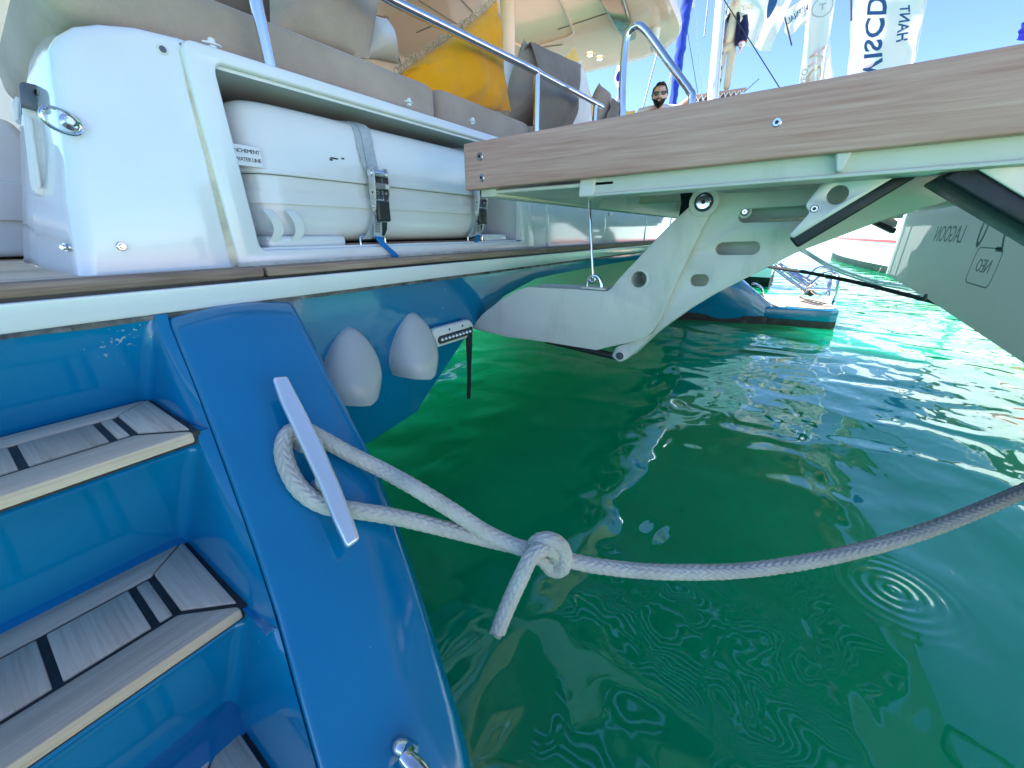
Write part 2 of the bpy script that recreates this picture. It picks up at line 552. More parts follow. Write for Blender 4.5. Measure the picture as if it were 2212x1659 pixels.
# ------------------------------------------------------------------ water, harbour bed, quay
def make_water():
    m, nt, bs = nodes('harbour_water')
    tc = nt.nodes.new('ShaderNodeTexCoord')
    pos = tc.outputs['Object']

    def wave(scale, amp, stretch, dist=0.0, detail=1.0, rot=0.0):
        mp = N(nt, 'ShaderNodeMapping'); mp.inputs['Scale'].default_value = stretch; mp.inputs['Rotation'].default_value = (0, 0, rot)
        nt.links.new(pos, mp.inputs['Vector'])
        f = noise_tex(nt, mp.outputs['Vector'], scale, detail, 0.45, dist)
        ml = N(nt, 'ShaderNodeMath', operation='MULTIPLY'); ml.inputs[1].default_value = amp
        nt.links.new(f, ml.inputs[0])
        return ml.outputs[0]
    acc = wave(0.9, 0.055, (1, 1.5, 1), 0.5, 1, 0.5)
    for w in (wave(1.8, 0.026, (1.4, 1, 1), 0.8, 0, 1.0), wave(5.0, 0.0040, (1, 1.6, 1), 0.8, 0, 0.2), wave(15.0, 0.0002, (1, 1.3, 1), 0.3)):
        ad = N(nt, 'ShaderNodeMath', operation='ADD'); nt.links.new(acc, ad.inputs[0]); nt.links.new(w, ad.inputs[1]); acc = ad.outputs[0]
    # rings spreading from a drop
    c = px(1930, 1275, z=WZ)
    sub = N(nt, 'ShaderNodeVectorMath', operation='DISTANCE'); sub.inputs[1].default_value = (c.x, c.y, 0)
    nt.links.new(pos, sub.inputs[0])
    sn = N(nt, 'ShaderNodeMath', operation='SINE'); k = N(nt, 'ShaderNodeMath', operation='MULTIPLY'); k.inputs[1].default_value = 150
    nt.links.new(sub.outputs['Value'], k.inputs[0]); nt.links.new(k.outputs[0], sn.inputs[0])
    en = N(nt, 'ShaderNodeMapRange'); en.inputs['From Min'].default_value = 0.06; en.inputs['From Max'].default_value = 0.24; en.inputs['To Min'].default_value = 0.0016; en.inputs['To Max'].default_value = 0.0
    nt.links.new(sub.outputs['Value'], en.inputs['Value'])
    ml = N(nt, 'ShaderNodeMath', operation='MULTIPLY'); nt.links.new(sn.outputs[0], ml.inputs[0]); nt.links.new(en.outputs['Result'], ml.inputs[1])
    ad = N(nt, 'ShaderNodeMath', operation='ADD'); nt.links.new(acc, ad.inputs[0]); nt.links.new(ml.outputs[0], ad.inputs[1]); acc = ad.outputs[0]
    bump(nt, bs, acc, 1.0, 1.0)
    # green harbour water, a little cloudier in places
    f = noise_tex(nt, pos, 0.8, 4, 0.6, 0.6)
    nt.links.new(ramp(nt, f, [(0.35, (0.0005, 0.31, 0.125)), (0.7, (0.001, 0.38, 0.16))]), bs.inputs['Base Color'])
    bs.inputs['Roughness'].default_value = 0.015
    bs.inputs['Specular Tint'].default_value = (0.50, 0.88, 1.0, 1)
    bs.subsurface_method = 'RANDOM_WALK'
    bs.inputs['Subsurface Weight'].default_value = 1.0
    bs.inputs['Subsurface Radius'].default_value = (0.1, 1.0, 0.45)
    bs.inputs['Subsurface Scale'].default_value = 4.5
    bs.inputs['IOR'].default_value = 2.0
    bm = NB()
    ext = [-2500, -300, -40, 0, 6, 12, 24, 60, 400, 2500]
    n = len(ext)
    vs = [[bm.verts.new((x, y, 0)) for y in ext] for x in ext]
    lo = [[bm.verts.new((x, y, -60)) for y in ext] for x in ext]
    for i in range(n - 1):
        for j in range(n - 1):
            bm.faces.new((vs[i][j], vs[i + 1][j], vs[i + 1][j + 1], vs[i][j + 1]))
            bm.faces.new((lo[i][j], lo[i][j + 1], lo[i + 1][j + 1], lo[i + 1][j]))
    for i in range(n - 1):
        bm.faces.new((vs[i][0], lo[i][0], lo[i + 1][0], vs[i + 1][0])); bm.faces.new((vs[i][-1], vs[i + 1][-1], lo[i + 1][-1], lo[i][-1]))
        bm.faces.new((vs[0][i], vs[0][i + 1], lo[0][i + 1], lo[0][i])); bm.faces.new((vs[-1][i], lo[-1][i], lo[-1][i + 1], vs[-1][i + 1]))
    me = bpy.data.meshes.new('water'); bm.to_mesh(me); bm.free()
    me.materials.append(m)
    o = bpy.data.objects.new('water', me); COL.objects.link(o)
    return tag(o, kind='structure')


make_water()

# ------------------------------------------------------------------ catamaran: hulls and both sterns
CAT = thing('catamaran', 'blue hulled catamaran with white transom locker, teak stern steps and cream hardtop', 'catamaran', (3.43, 3.0, WZ))
MIRX = 3.43
DECK = -0.085
WN, WC = Vec((0, 1, -1.2)), 1.284            # plane of the sloping stern wing: y - 1.2 z = 1.284


def side(fn):
    return [fn(1), fn(-1)]


def fx(s):
    return (lambda p: Vec(p)) if s > 0 else (lambda p: Vec((2 * MIRX - p[0], p[1], p[2])))


def lerp_tab(tab, z):
    if z >= tab[0][0]: a, b = tab[0], tab[1]
    else:
        a, b = tab[-2], tab[-1]
        for i in range(len(tab) - 1):
            if tab[i][0] >= z >= tab[i + 1][0]: a, b = tab[i], tab[i + 1]; break
    t = (z - a[0]) / (b[0] - a[0])
    return a[1] + (b[1] - a[1]) * t


inner_px = [(365, 690), (430, 850), (480, 985), (545, 1165), (600, 1330), (640, 1480), (690, 1659)]
outer_px = [(640, 655), (680, 730), (740, 850), (800, 960), (850, 1090), (900, 1240), (950, 1400), (1000, 1560), (1020, 1659)]
WI = [(p.z, p.x) for p in (px(u, v, pl=(WN, WC)) for u, v in inner_px)]
WO = [(p.z, p.x) for p in (px(u, v, pl=(WN, WC)) for u, v in outer_px)]
wing_y = lambda z: WC + 1.2 * z
wall_x = lambda z: 0.207 + (z + 0.35) * (0.25 if z < -0.35 else 0.24)
LEV = [-0.35, -0.60, -0.85]                  # treads
T_FRONT = [0.861, 0.653, 0.44]
T_BACK = [1.137, 0.935, 0.70]
RISERS = [(-0.165, -0.361, 1.092, 1.140), (-0.358, -0.611, 0.872, 0.938), (-0.608, -0.861, 0.664, 0.703), (-0.858, -1.22, 0.45, 0.44)]
XL = -0.62


def xbot(y):
    tab = [(1.2, 0.50), (0.3, 0.27), (-0.7, -0.20)]
    if y > 0.3: t = (y - 0.3) / 0.9; return 0.27 + 0.23 * t
    return 0.27 + 0.47 * (y - 0.3)


def build_stern(s):
    F = fx(s)
    # moulded riser + side wall, one sweep per step with a rounded inside corner
    for k, (z0, z1, ya, yb) in enumerate(RISERS):
        bm = NB()
        rows = []
        zl = [z0 + (z1 - z0) * i / 8 for i in range(9)] if k == 0 else [z0, z0 - 0.020, z0 - 0.024, z0 - 0.030, z0 - 0.040] + [z0 - 0.06 + (z1 - z0 + 0.06) * i / 6 for i in range(7)]
        for i, z in enumerate(zl):
            t = (z - z0) / (z1 - z0)
            yr = ya + (yb - ya) * t
            if k and i < 5: yr = ya + (0.012, 0.012, 0.003, -0.001, 0.004)[i]
            xw = wall_x(z); r = min(0.022, max(0.003, (yr - wing_y(z) - 0.016) * 0.7))
            p = [(XL, yr, z), (-0.2, yr, z), (xw - r, yr, z)]
            for a in range(1, 6):
                t2 = a / 6 * math.pi / 2
                p.append((xw - r + r * math.sin(t2), yr - r + r * math.cos(t2), z))
            ye = min(wing_y(z) + 0.016, yr - r - 0.002); xe = lerp_tab(WI, z) + 0.001
            for a in range(0, 11):
                t2 = a / 10
                p.append((xw + (xe - xw) * t2 ** 5, (yr - r) + (ye - yr + r) * t2, z))
            rows.append([F(q) for q in p])
        loft(bm, rows, closed=False)
        obj('stair_riser', bm, BLUE, CAT, smooth=50)
    # sloping wing outboard of the steps: crowned top, rounded edges, hull side below
    bm = NB(); rings = []
    zs = [-0.178 - 0.0295 * i for i in range(36)]
    for i, z in enumerate(zs):
        xi, xo = lerp_tab(WI, z), lerp_tab(WO, z)
        y = wing_y(z); nn = Vec((0, -1, 1.2)).normalized()
        p = []
        up = Vec((0, 0.35, -0.8)) if i == 0 else Vec((0, 0, 0))
        c0 = Vec((xi, y, z))
        p.append(c0 + nn * -0.10 + Vec((-0.012, 0, 0)))
        for a in range(4):
            t = a / 3 * math.pi / 2
            p.append(c0 + Vec((0.014 * (1 - math.cos(t)), 0, 0)) + nn * (0.014 * math.sin(t) - 0.014))
        for a in range(1, 8):
            t = a / 8
            p.append(Vec((xi + 0.014 + (xo - xi - 0.04) * t, y, z)) + nn * (0.012 * math.sin(math.pi * t)))
        for a in range(5):
            t = a / 4 * math.pi / 2
            p.append(Vec((xo - 0.026 + 0.026 * math.sin(t), y, z)) + nn * (0.026 * math.cos(t) - 0.026))
        p.append(Vec((xo + 0.004, y + 0.004, z - 0.04)))
        xb_ = xo + (0.50 - xo) * 0.25 if y > 0.9 else xo + 0.0
        yb_ = y + 0.02
        p.append(Vec((0.5 * (xo + xbot(yb_)) + 0.01, yb_, (z - 1.32) / 2)))
        p.append(Vec((xbot(yb_), yb_, -1.34)))
        rings.append([F(q) for q in p])
    # close the top end down into the transom
    top = [q + Vec((0, 0.03, 0.006)) for q in rings[0]]
    loft(bm, [top] + rings, closed=False)
    obj('stern_wing', bm, BLUE, CAT, smooth=60)
    # hull body below and forward of the steps
    bm = NB()
    st = [(-0.35, -0.55, -0.1, -1.05), (0.3, -0.75, 0.15, -1.02), (1.25, -0.95, 0.52, -0.30), (2.5, -1.05, 0.72, -0.1), (6, -1.1, 0.8, -0.1), (11, -0.8, 0.5, -0.05), (14.5, -0.25, -0.15, 0.1)]
    rr = []
    for (y, xa, xb, zt) in st:
        rr.append([F(q) for q in [(xa, y, zt), (xa + 0.05, y, -1.15), (xa + 0.25, y, -1.7), ((xa + xb) / 2, y, -1.85), (xb - 0.2, y, -1.7), (xb - 0.03, y, -1.2), (xb - 0.05, y, zt - 0.15 if y < 1 else zt)]])
    loft(bm, rr, True, True)
    obj('hull', bm, BLUE, CAT, smooth=40)
    bm = NB(); rr = []
    for i in range(40):
        y = -0.15 + i * 0.09 if i < 16 else 1.29 + (i - 16) * 0.5
        xx = xbot(y) if y < 1.2 else 0.50 + min(0.3, (y - 1.2) * 0.17)
        rr.append([F(q) for q in [(xx - 0.06, y, -1.135), (xx + 0.018, y, -1.14), (xx + 0.016, y, -1.30), (xx - 0.06, y, -1.31)]])
    loft(bm, rr, True, True); obj('waterline_band', bm, BLACKP, CAT)
    # bottom platform and its teak
    zb = -1.0
    pts = [F(q) for q in [(XL, 0.45, zb), (0.04, 0.45, zb), (lerp_tab(WI, -0.95) - 0.02, 0.15, zb), (0.12, -0.02, zb), (-0.03, -0.66, zb), (-0.1, -0.70, zb), (XL, -0.72, zb)]]
    if s < 0:
        pts = [F(q) for q in [(-1.1, 0.46, zb), (0.04, 0.46, zb), (0.13, 0.30, zb), (0.20, 0.15, zb), (0.06, -0.62, zb), (-0.02, -0.70, zb), (-1.1, -0.72, zb)]]
    bm = NB(); prism(bm, pts, (0, 0, -0.16)); bev(bm, 0.012, 2)
    obj('bathing_platform', bm, BLUE, CAT)
    bm = NB(); prism(bm, [q + Vec((0, 0, -0.16)) for q in pts], (0, 0, -0.2))
    obj('waterline_band', bm, BLACKP, CAT)
    cx = sum(q.x for q in pts) / len(pts)
    # teak on the platform: planks fore and aft
    xs = sorted([min(q.x for q in pts) + 0.05, max(q.x for q in pts) - 0.03])
    w = 0.10; x = xs[0]
    while x + w < xs[1]:
        y0 = -0.66 + 0.02; y1 = 0.43
        xm = x + w / 2 if s > 0 else 2 * MIRX - x - w / 2
        if xm > -0.02:                      # clipped by the slanting edge
            y0 = -0.66 + (xm + 0.03) * 4.4
        if y1 - y0 > 0.06:
            o = obj('deck_plank', bbox((x + 0.004, y0, zb), (x + w - 0.004, y1, zb + 0.012), 0.002, 1), TEAKY, CAT)
        x += w
    # teak treads
    for k in range(3):
        z, yf, yb = LEV[k], T_FRONT[k], T_BACK[k]
        xr = wall_x(z) - 0.003
        xl = XL
        th = 0.024
        bm = NB(); prism(bm, [F(q) for q in [(xl, yf + 0.006, z - 0.004), (xr + 0.004, yf + 0.006, z - 0.004), (xr + 0.004, yb - 0.004, z - 0.004), (xl, yb - 0.004, z - 0.004)]], (0, 0, -th))
        base = obj('stair_tread', bm, CAULK, CAT)
        xe = lerp_tab(WI, z - 0.006); yw = wing_y(z - 0.006)
        bm = NB(); prism(bm, [F(q) for q in [(xr - 0.004, yb, z - 0.0085), (xr + 0.03, yb, z - 0.0085), (xe + 0.008, yw + 0.034, z - 0.0085), (xe - 0.001, yw + 0.022, z - 0.0085), (xr - 0.004, min(yf, yw) + 0.02, z - 0.0085)]], (0, 0, -0.003))
        obj('side_ledge', bm, BLUE, CAT)
        g = 0.005; mr, mb, mf = 0.066, 0.068, 0.078
        boards = []
        boards.append(([(xl, yb - 0.010), (xr - 0.010, yb - 0.010), (xr - mr - g, yb - mb), (xl, yb - mb)], TEAKX))
        boards.append(([(xl, yf), (xr - 0.006, yf), (xr - 0.008, yf + 0.012), (xr - mr - g, yf + mf), (xl, yf + mf)], TEAKX))
        boards.append(([(xr - 0.006, yf + 0.016 + g), (xr - 0.005, yb - 0.013), (xr - mr, yb - mb - 0.0), (xr - mr, yf + mf + g)], TEAKY))
        x = xr - mr - 0.011
        first = True
        while x > xl:
            wdt = 0.017 if first else 0.098 + R.uniform(-.006, .006)
            boards.append(([(x, yf + mf + 0.007), (x, yb - mb - 0.007), (x - wdt, yb - mb - 0.007), (x - wdt, yf + mf + 0.007)], TEAKY))
            x -= wdt + 0.011; first = False
        for i, (pp, mt) in enumerate(boards):
            dz = R.uniform(-0.0008, 0.0008)
            bm = NB(); prism(bm, [F((a, b, z + dz)) for a, b in pp], (0, 0, -0.018 if i != 1 else -th + 0.001)); bev(bm, 0.0022 if i != 1 else 0.006, 2)
            obj('plank', bm, mt, base)


side(build_stern)

# ------------------------------------------------------------------ aft beam between the hulls
def lip(x):
    x = min(x, 2 * MIRX - x)
    tab = [(0.40, -0.73), (0.75, -0.72), (0.975, -0.69), (1.0, -0.665), (1.36, -0.396), (1.6, -0.30), (1.88, -0.245), (2.4, -0.235), (3.43, -0.235)]
    for i in range(len(tab) - 1):
        if tab[i][0] <= x <= tab[i + 1][0]:
            t = (x - tab[i][0]) / (tab[i + 1][0] - tab[i][0])
            return tab[i][1] + (tab[i + 1][1] - tab[i][1]) * t
    return tab[0][1] if x < 0.5 else tab[-1][1]


def slope(x):
    x = min(x, 2 * MIRX - x)
    return max(0.0, min(0.5, 0.5 * (1.7 - x) / 0.75))


bm = NB(); rings = []; under = []
xs = [0.42, 0.5, 0.6, 0.75, 0.9, 0.975, 1.0, 1.1, 1.2, 1.3, 1.4, 1.5, 1.6, 1.75, 1.9, 2.2, 2.6, 3.0, 3.43]
xs = xs + [2 * MIRX - q for q in reversed(xs[:-1])]
for x in xs:
    l, d = lip(x), slope(x)
    rings.append([Vec(q) for q in [(x, 1.112, -0.15), (x, 1.118, -0.3 if l < -0.4 else (l - 0.15) / 2), (x, 1.13, l + 0.012), (x, 1.136, l + 0.003), (x, 1.148, l), (x, 1.30, l - 0.13 * d)]])
    under.append([Vec(q) for q in [(x, 1.30, l - 0.13 * d), (x, 2.0, l - 0.85 * d), (x, 3.4, l - 2.2 * d - 0.05), (x, 4.8, l - 2.6 * d - 0.05), (x, 5.0, -0.13)]])
loft(bm, rings, closed=False)
obj('aft_beam', bm, BLUE, CAT, smooth=40)
bm = NB(); loft(bm, under, closed=False)
obj('bridgedeck_underside', bm, WHITE, CAT, smooth=40)

# white rubbing band under the deck edge, teak edge strips and dark joint
bm = NB(); prism(bm, [(-1.0, 1.092, -0.166), (-1.0, 1.078, -0.113), (-1.0, 1.25, -0.113), (-1.0, 1.25, -0.166)], (8.86, 0, 0)); bev(bm, 0.006, 3)
obj('white_band', bm, WHITE, CAT)
bm = NB(); box(bm, (-1.0, 1.088, -0.113), (7.86, 1.25, -0.106)); obj('dark_joint', bm, CAULK, CAT)
bm = NB(); rr = []
for i in range(140):
    x = -0.9 + i * 0.062
    a = 0.004 * mnoise.noise(Vec((x * 9, 0, 0)))
    rr.append([Vec((x, 1.1, -0.162)), Vec((x, 1.090 + a, -0.166)), Vec((x, 1.090 - a * .4, -0.174 + a)), Vec((x, 1.12, -0.178))])
loft(bm, rr, False); obj('sealant_line', bm, DARKSEAL, CAT)
for (xa, xb) in [(-1.0, 0.484), (0.492, 1.92), (1.928, 3.9), (3.908, 5.9)]:
    bm = bbox((xa, 1.080, -0.106), (xb, 1.128, -0.082), 0.006, 3)
    obj('teak_edge_strip', bm, BROWNT, CAT)
bm = NB(); box(bm, (-1.1, 1.14, -0.16), (7.96, 5.0, -0.094)); obj('deck', bm, TEAKX, CAT)
y = 1.133
for i in range(9):
    w = 0.085
    x0 = -0.9; cuts = [x0] + sorted(R.uniform(-0.7, 0.5) for _ in range(1)) + [1.0]
    for a, b in zip(cuts[:-1], cuts[1:]):
        obj('deck_plank', bbox((a + 0.003, y + 0.003, -0.094), (b - 0.003, y + w - 0.003, -0.0835), 0.0018, 1), TEAKX, CAT)
    y += w + 0.004

# ------------------------------------------------------------------ white transom locker with the liferaft recess
YF = 1.168
lf = [px(u, v, y=YF) for u, v in [(166, 578), (148, 430), (145, 337), (126, 225), (117, 158), (112, 100), (124, 73)]]
LEFT = [(p.x, p.z) for p in lf]
LEFT[0] = (LEFT[0][0], -0.084)
lt_ = [px(u, v, y=YF + 0.02) for u, v in [(156, 57), (207, 53), (285, 61)]]
LEFT += [(p.x, p.z) for p in lt_]
LEFT.append((0.455, 0.384))
TOPR = [(1.4, 0.388), (2.6, 0.392), (6.42, 0.392)]
RIGHT = [(6.52, 0.374), (6.60, 0.30), (6.68, 0.1), (6.73, -0.084)]
outline = LEFT + TOPR + RIGHT
NL = len(LEFT)
rad = [0.028] * (NL - 3) + [0.022, 0.016, 0.010] + [0.010] * 3 + [0.03] * 4


def inset(o, k):
    out = []
    for i, (x, z) in enumerate(o):
        a = Vec(o[max(0, i - 1)]); b = Vec(o[min(len(o) - 1, i + 1)])
        t = (b - a).normalized(); n = Vec((t.y, -t.x))
        if i in (0, len(o) - 1): n = Vec((1 if i == 0 else -1, 0))
        out.append((x + n.x * k * rad[i], z + n.y * k * rad[i]))
    return out


RO = rounded([(0.520, -0.046), (1.80, -0.046), (1.72, 0.352), (0.508, 0.352)], [0.02, 0.02, 0.03, 0.025])      # recess opening
face = inset(outline, 1.0)
bm = NB()
fp = lambda a, b: Vec((a, YF, b))
for i in range(NL - 1):
    poly(bm, [fp(*face[i]), fp(*face[i + 1]), fp(0.465, face[i + 1][1]), fp(0.465, face[i][1])])
poly(bm, [fp(*p) for p in face[NL - 1:NL + 1]] + [fp(1.4, 0.345), fp(0.465, 0.345)])
poly(bm, [fp(0.465, -0.04), fp(1.9, -0.04), fp(1.9, -0.084), fp(0.465, -0.084)])
poly(bm, [fp(*face[NL]), fp(*face[NL + 1]), fp(2.6, -0.084), fp(1.75, -0.084), fp(1.75, 0.345), fp(1.4, 0.345)])
poly(bm, [fp(*p) for p in face[NL + 1:]] + [fp(2.6, -0.084)])
ring = []
for k in range(6):
    t = k / 5 * math.pi / 2
    ins_ = inset(outline, 1 - math.sin(t))
    ring.append([Vec((x, YF + rad[i] * (1 - math.cos(t)), z)) for i, (x, z) in enumerate(ins_)])
ring.append([Vec((x, YF + 0.06, z)) for x, z in outline])
lb = [px(u, v, y=1.78) for u, v in [(52, 592), (49, 480), (46, 380), (43, 290), (45, 205), (60, 158), (82, 112)]] + [px(u, v, y=1.7) for u, v in [(96, 78), (118, 66), (150, 62)]]
back = [Vec((p.x, 1.78, p.z)) for p in lb]
back += [Vec((x, 1.78, z)) for x, z in outline[len(back):]]
ring.append([(ring[-1][i] * 0.5 + q * 0.5) + Vec((-0.006, 0, 0.006)) for i, q in enumerate(back)])
ring.append(back)
ring.append([q + Vec((0.05, 0.3, 0)) for q in back])
loft(bm, ring, False)
bmesh.ops.remove_doubles(bm, verts=bm.verts, dist=1e-5)
bmesh.ops.recalc_face_normals(bm, faces=bm.faces)
for f in bm.faces:
    if all(abs(w.co.y - YF) < 1e-4 for w in f.verts):
        f.normal_update()
        if f.normal.y > 0: f.normal_flip()
    elif f.calc_center_median().x < 0.4:
        f.normal_update()
        if f.normal.x > 0.3: f.normal_flip()
obj('transom_locker', bm, WHITE, CAT, smooth=40, recalc=False)
# recess lining
bm = NB()
ins = [Vec((p[0], YF + 0.002, p[1])) for p in RO]
mid = [Vec((p[0], YF + 0.05, p[1])) for p in RO]
bk = [Vec((p[0], 1.85, p[1] + (0.0 if p[1] > 0.1 else 0.0))) for p in RO]
loft(bm, [ins, mid, bk], True); bm.faces.new([bm.verts.new(p) for p in bk])
obj('recess_lining', bm, FRAMEW, CAT)
# proud frame around the recess
FO = rounded([(0.462, -0.080), (1.90, -0.080), (1.80, 0.382), (0.452, 0.382)], [0.012, 0.012, 0.04, 0.03])
bm = plate([FO, RO], lambda a, b, c: (a, YF - 0.006 + c, b), 0.022, 0.006)
obj('recess_frame', bm, FRAMEW, CAT, smooth=50)
bm = NB(); rr = []
for i in range(90):
    x = 0.455 + i * 0.0163
    a = 0.003 * mnoise.noise(Vec((x * 14, 3, 0)))
    rr.append([Vec((x, YF - 0.012, -0.074)), Vec((x, YF - 0.021 + a, -0.078)), Vec((x, YF - 0.024 + a, -0.083))])
loft(bm, rr, False); obj('sealant_line', bm, CREAMSEAL, CAT)
bm = NB(); rr = []
for i in range(40):
    t = i / 39
    x = 0.455 + 0.004 * t - 0.004; z = -0.08 + 0.44 * t
    a = 0.0025 * mnoise.noise(Vec((z * 16, 9, 0)))
    rr.append([Vec((x - 0.004 + a, YF - 0.001, z)), Vec((x + 0.006, YF - 0.006, z)), Vec((x + 0.012, YF - 0.008, z))])
loft(bm, rr, False); obj('sealant_line', bm, CREAMSEAL, CAT)
# teak floor piece, chock blocks and lashing eyes inside the recess
obj('recess_floor_board', bbox((0.80, 1.19, -0.045), (1.52, 1.75, -0.036), 0.002, 1), BROWNT, CAT)
for (xa, xb) in [(0.56, 0.80), (1.52, 1.70)]:
    obj('raft_chock', bbox((xa, 1.19, -0.046), (xb, 1.60, -0.012), 0.010, 3), FRAMEW, CAT)
for xc in (0.90, 1.45):
    p = [(xc - 0.05, 1.188, -0.045), (xc - 0.05, 1.188, -0.022), (xc - 0.044, 1.188, -0.016), (xc + 0.044, 1.188, -0.016), (xc + 0.05, 1.188, -0.022), (xc + 0.05, 1.188, -0.045)]
    tube_obj('lashing_eye', p, 0.004, STEEL, CAT, 8)
# wall further to starboard seen under the platform: hatch pull and small fittings
for (u, v, w, h) in [(1234, 437, 24, 7), (1316, 462, 12, 12)]:
    c = px(u, v, y=YF)
    obj('hatch_latch', bbox((c.x - w * .0017, YF - 0.014, c.z - h * .001), (c.x + w * .0017, YF, c.z + h * .001), 0.004, 2), STEELR if w < 20 else WPLAST, CAT)
# sheet of panel joints on the transom wall to starboard
for xj in (2.05, 2.9, 3.9, 4.8):
    obj('panel_rib', bbox((xj, YF - 0.004, -0.08), (xj + 0.025, YF + 0.02, 0.36), 0.004, 2), WHITE, CAT)

# fittings on the locker: twist fasteners along the top, snap, small stainless bolts
def fastener(u, v):
    c = px(u, v, z=0.392)
    bm = NB(); disc(bm, c + Vec((0, 0, -0.004)), (0, 0, 1), 0.008, 0.008, 14)
    o = obj('turn_fastener', bm, WPLAST, CAT)
    bm = NB(); prism(bm, [c + Vec(q) for q in [(-0.021, 0, 0.005), (-0.008, -0.008, 0.005), (0.008, -0.008, 0.005), (0.021, 0, 0.005), (0.008, 0.008, 0.005), (-0.008, 0.008, 0.005)]], (0, 0, 0.004)); bev(bm, 0.0015, 2)
    obj('wing', bm, WPLAST, o)
    bm = NB(); disc(bm, c + Vec((0, 0, 0.008)), (0, 0, 1), 0.0075, 0.010, 12); obj('knob', bm, WPLAST, o)


for u, v in [(460, 103), (884, 226), (1021, 266)]: fastener(u, v)
c = px(349, 108, y=YF + 0.004)
bm = NB(); disc(bm, c, (0, -1, 0), 0.010, 0.006, 16); o = obj('canvas_snap', bm, WPLAST, CAT)
bm = NB(); disc(bm, c + Vec((0, -0.006, 0)), (0, -1, 0), 0.006, 0.003, 14); obj('stud', bm, GREYPL, o)
for (u, v, n) in [(262, 532, (0, -1, 0)), (147, 534, (-0.8, -0.6, 0))]:
    c = px(u, v, y=YF + (0.0 if u > 200 else 0.05))
    bm = NB(); disc(bm, c, n, 0.009, 0.006, 12); disc(bm, c + Vec(n) * 0.006, n, 0.006, 0.007, 8); obj('steel_bolt', bm, STEEL, CAT)
# folding ring on the locker corner
c = px(157, 264, y=YF - 0.010)
bm = NB(); disc(bm, c + Vec((0, 0.012, 0)), (-0.25, -1, 0.1), 0.0145, 0.014, 20, 0.5); ro = obj('ring_pad', bm, STEEL, CAT)
rc = px(134, 262, y=YF - 0.024)
bm = NB(); pts = []
for k in range(29):
    t = 2 * math.pi * k / 28
    pts.append(rc + Vec((0.026 * math.cos(t) + 0.004 * math.sin(t), 0.012 * math.cos(t), 0.018 * math.sin(t) - 0.006 * math.cos(t))))
tube(bm, pts, 0.0032, 10, False); obj('ring', bm, STEEL, ro)
bm = NB(); disc(bm, c + Vec((-0.004, -0.004, 0.0)), (0, -1, 0), 0.007, 0.004, 6); obj('screw', bm, STEELR, ro)

# plastic holder with a grey cap hanging on the locker's end
def holder_pts(lst, y): return [px(u, v, y=y) for u, v in lst]
bm = NB(); prism(bm, holder_pts([(46, 226), (103, 243), (112, 418), (104, 428), (76, 420), (66, 404)], 1.40), (0.012, 0.09, 0)); bev(bm, 0.009, 3)
hb = obj('holder', bm, WPLAST, CAT)
bm = NB(); prism(bm, holder_pts([(56, 250), (70, 254), (92, 404), (82, 408)], 1.392), (0.0, 0.02, 0)); bev(bm, 0.004, 2); obj('rib', bm, WPLAST, hb)
cap = [Vec(p) for p in [(40, 182), (46, 175), (98, 187), (98, 198), (78, 192), (72, 196), (76, 205), (95, 212), (103, 243), (44, 226)]]
bm = NB(); prism(bm, holder_pts([(p.x, p.y) for p in cap], 1.375), (0.012, 0.11, 0)); bev(bm, 0.003, 2); obj('cap', bm, GREYPL, hb)
bm = NB(); prism(bm, holder_pts([(24, 222), (34, 206), (42, 212), (40, 262), (32, 262)], 1.56), (0.01, 0.05, 0)); bev(bm, 0.006, 2); obj('hinge_lug', bm, WPLAST, hb)
bm = NB(); prism(bm, holder_pts([(60, 162), (72, 158), (76, 172), (62, 172)], 1.50), (0.01, 0.03, 0)); bev(bm, 0.004, 2); obj('catch', bm, WPLAST, hb)
# white bulwark beyond the side passage
bm = NB(); prism(bm, [(-1.08, 2.3, DECK), (0.395, 2.3, DECK), (0.385, 2.3, 0.2), (0.335, 2.3, 0.36), (-1.08, 2.3, 0.40)], (0, 0.5, 0)); bev(bm, 0.03, 3)
obj('bulwark', bm, WHITE, CAT)
obj('bulwark_door', bbox((-0.2, 2.27, DECK + 0.12), (0.365, 2.295, 0.16), 0.01, 2), WHITE, CAT)

# ------------------------------------------------------------------ exhaust covers, underwater light
def shell(xc, zt, zb, w, depth, lean):
    """Clam-shaped cover, open below."""
    bm = NB(); rows = []
    nt_, na = 18, 20
    for i in range(nt_ + 1):
        t = max(0.004, i / nt_)
        half = w * math.sin(min(1, t / 0.74) * math.pi / 2) ** 0.60 * (1 - 0.20 * max(0, (t - 0.74) / 0.26) ** 1.6)
        dep = depth * math.sin(min(1, t / 0.95) * math.pi / 2) ** 0.75
        row = []
        for j in range(na + 1):
            a = math.pi * j / na
            sx = -math.cos(a); sy = math.sin(a) ** 0.75
            z = zt + (zb - zt) * t + 0.018 * (1 - abs(sx)) * -t
            row.append(Vec((xc + lean * (1 - t) + half * sx, 1.125 - dep * sy, z)))
        rows.append(row)
    loft(bm, rows, False)
    # inner lip gives the rim its thickness
    g = bmesh.ops.solidify(bm, geom=list(bm.faces), thickness=0.006)
    return obj('exhaust_cover', bm, COVERW, CAT, smooth=60)


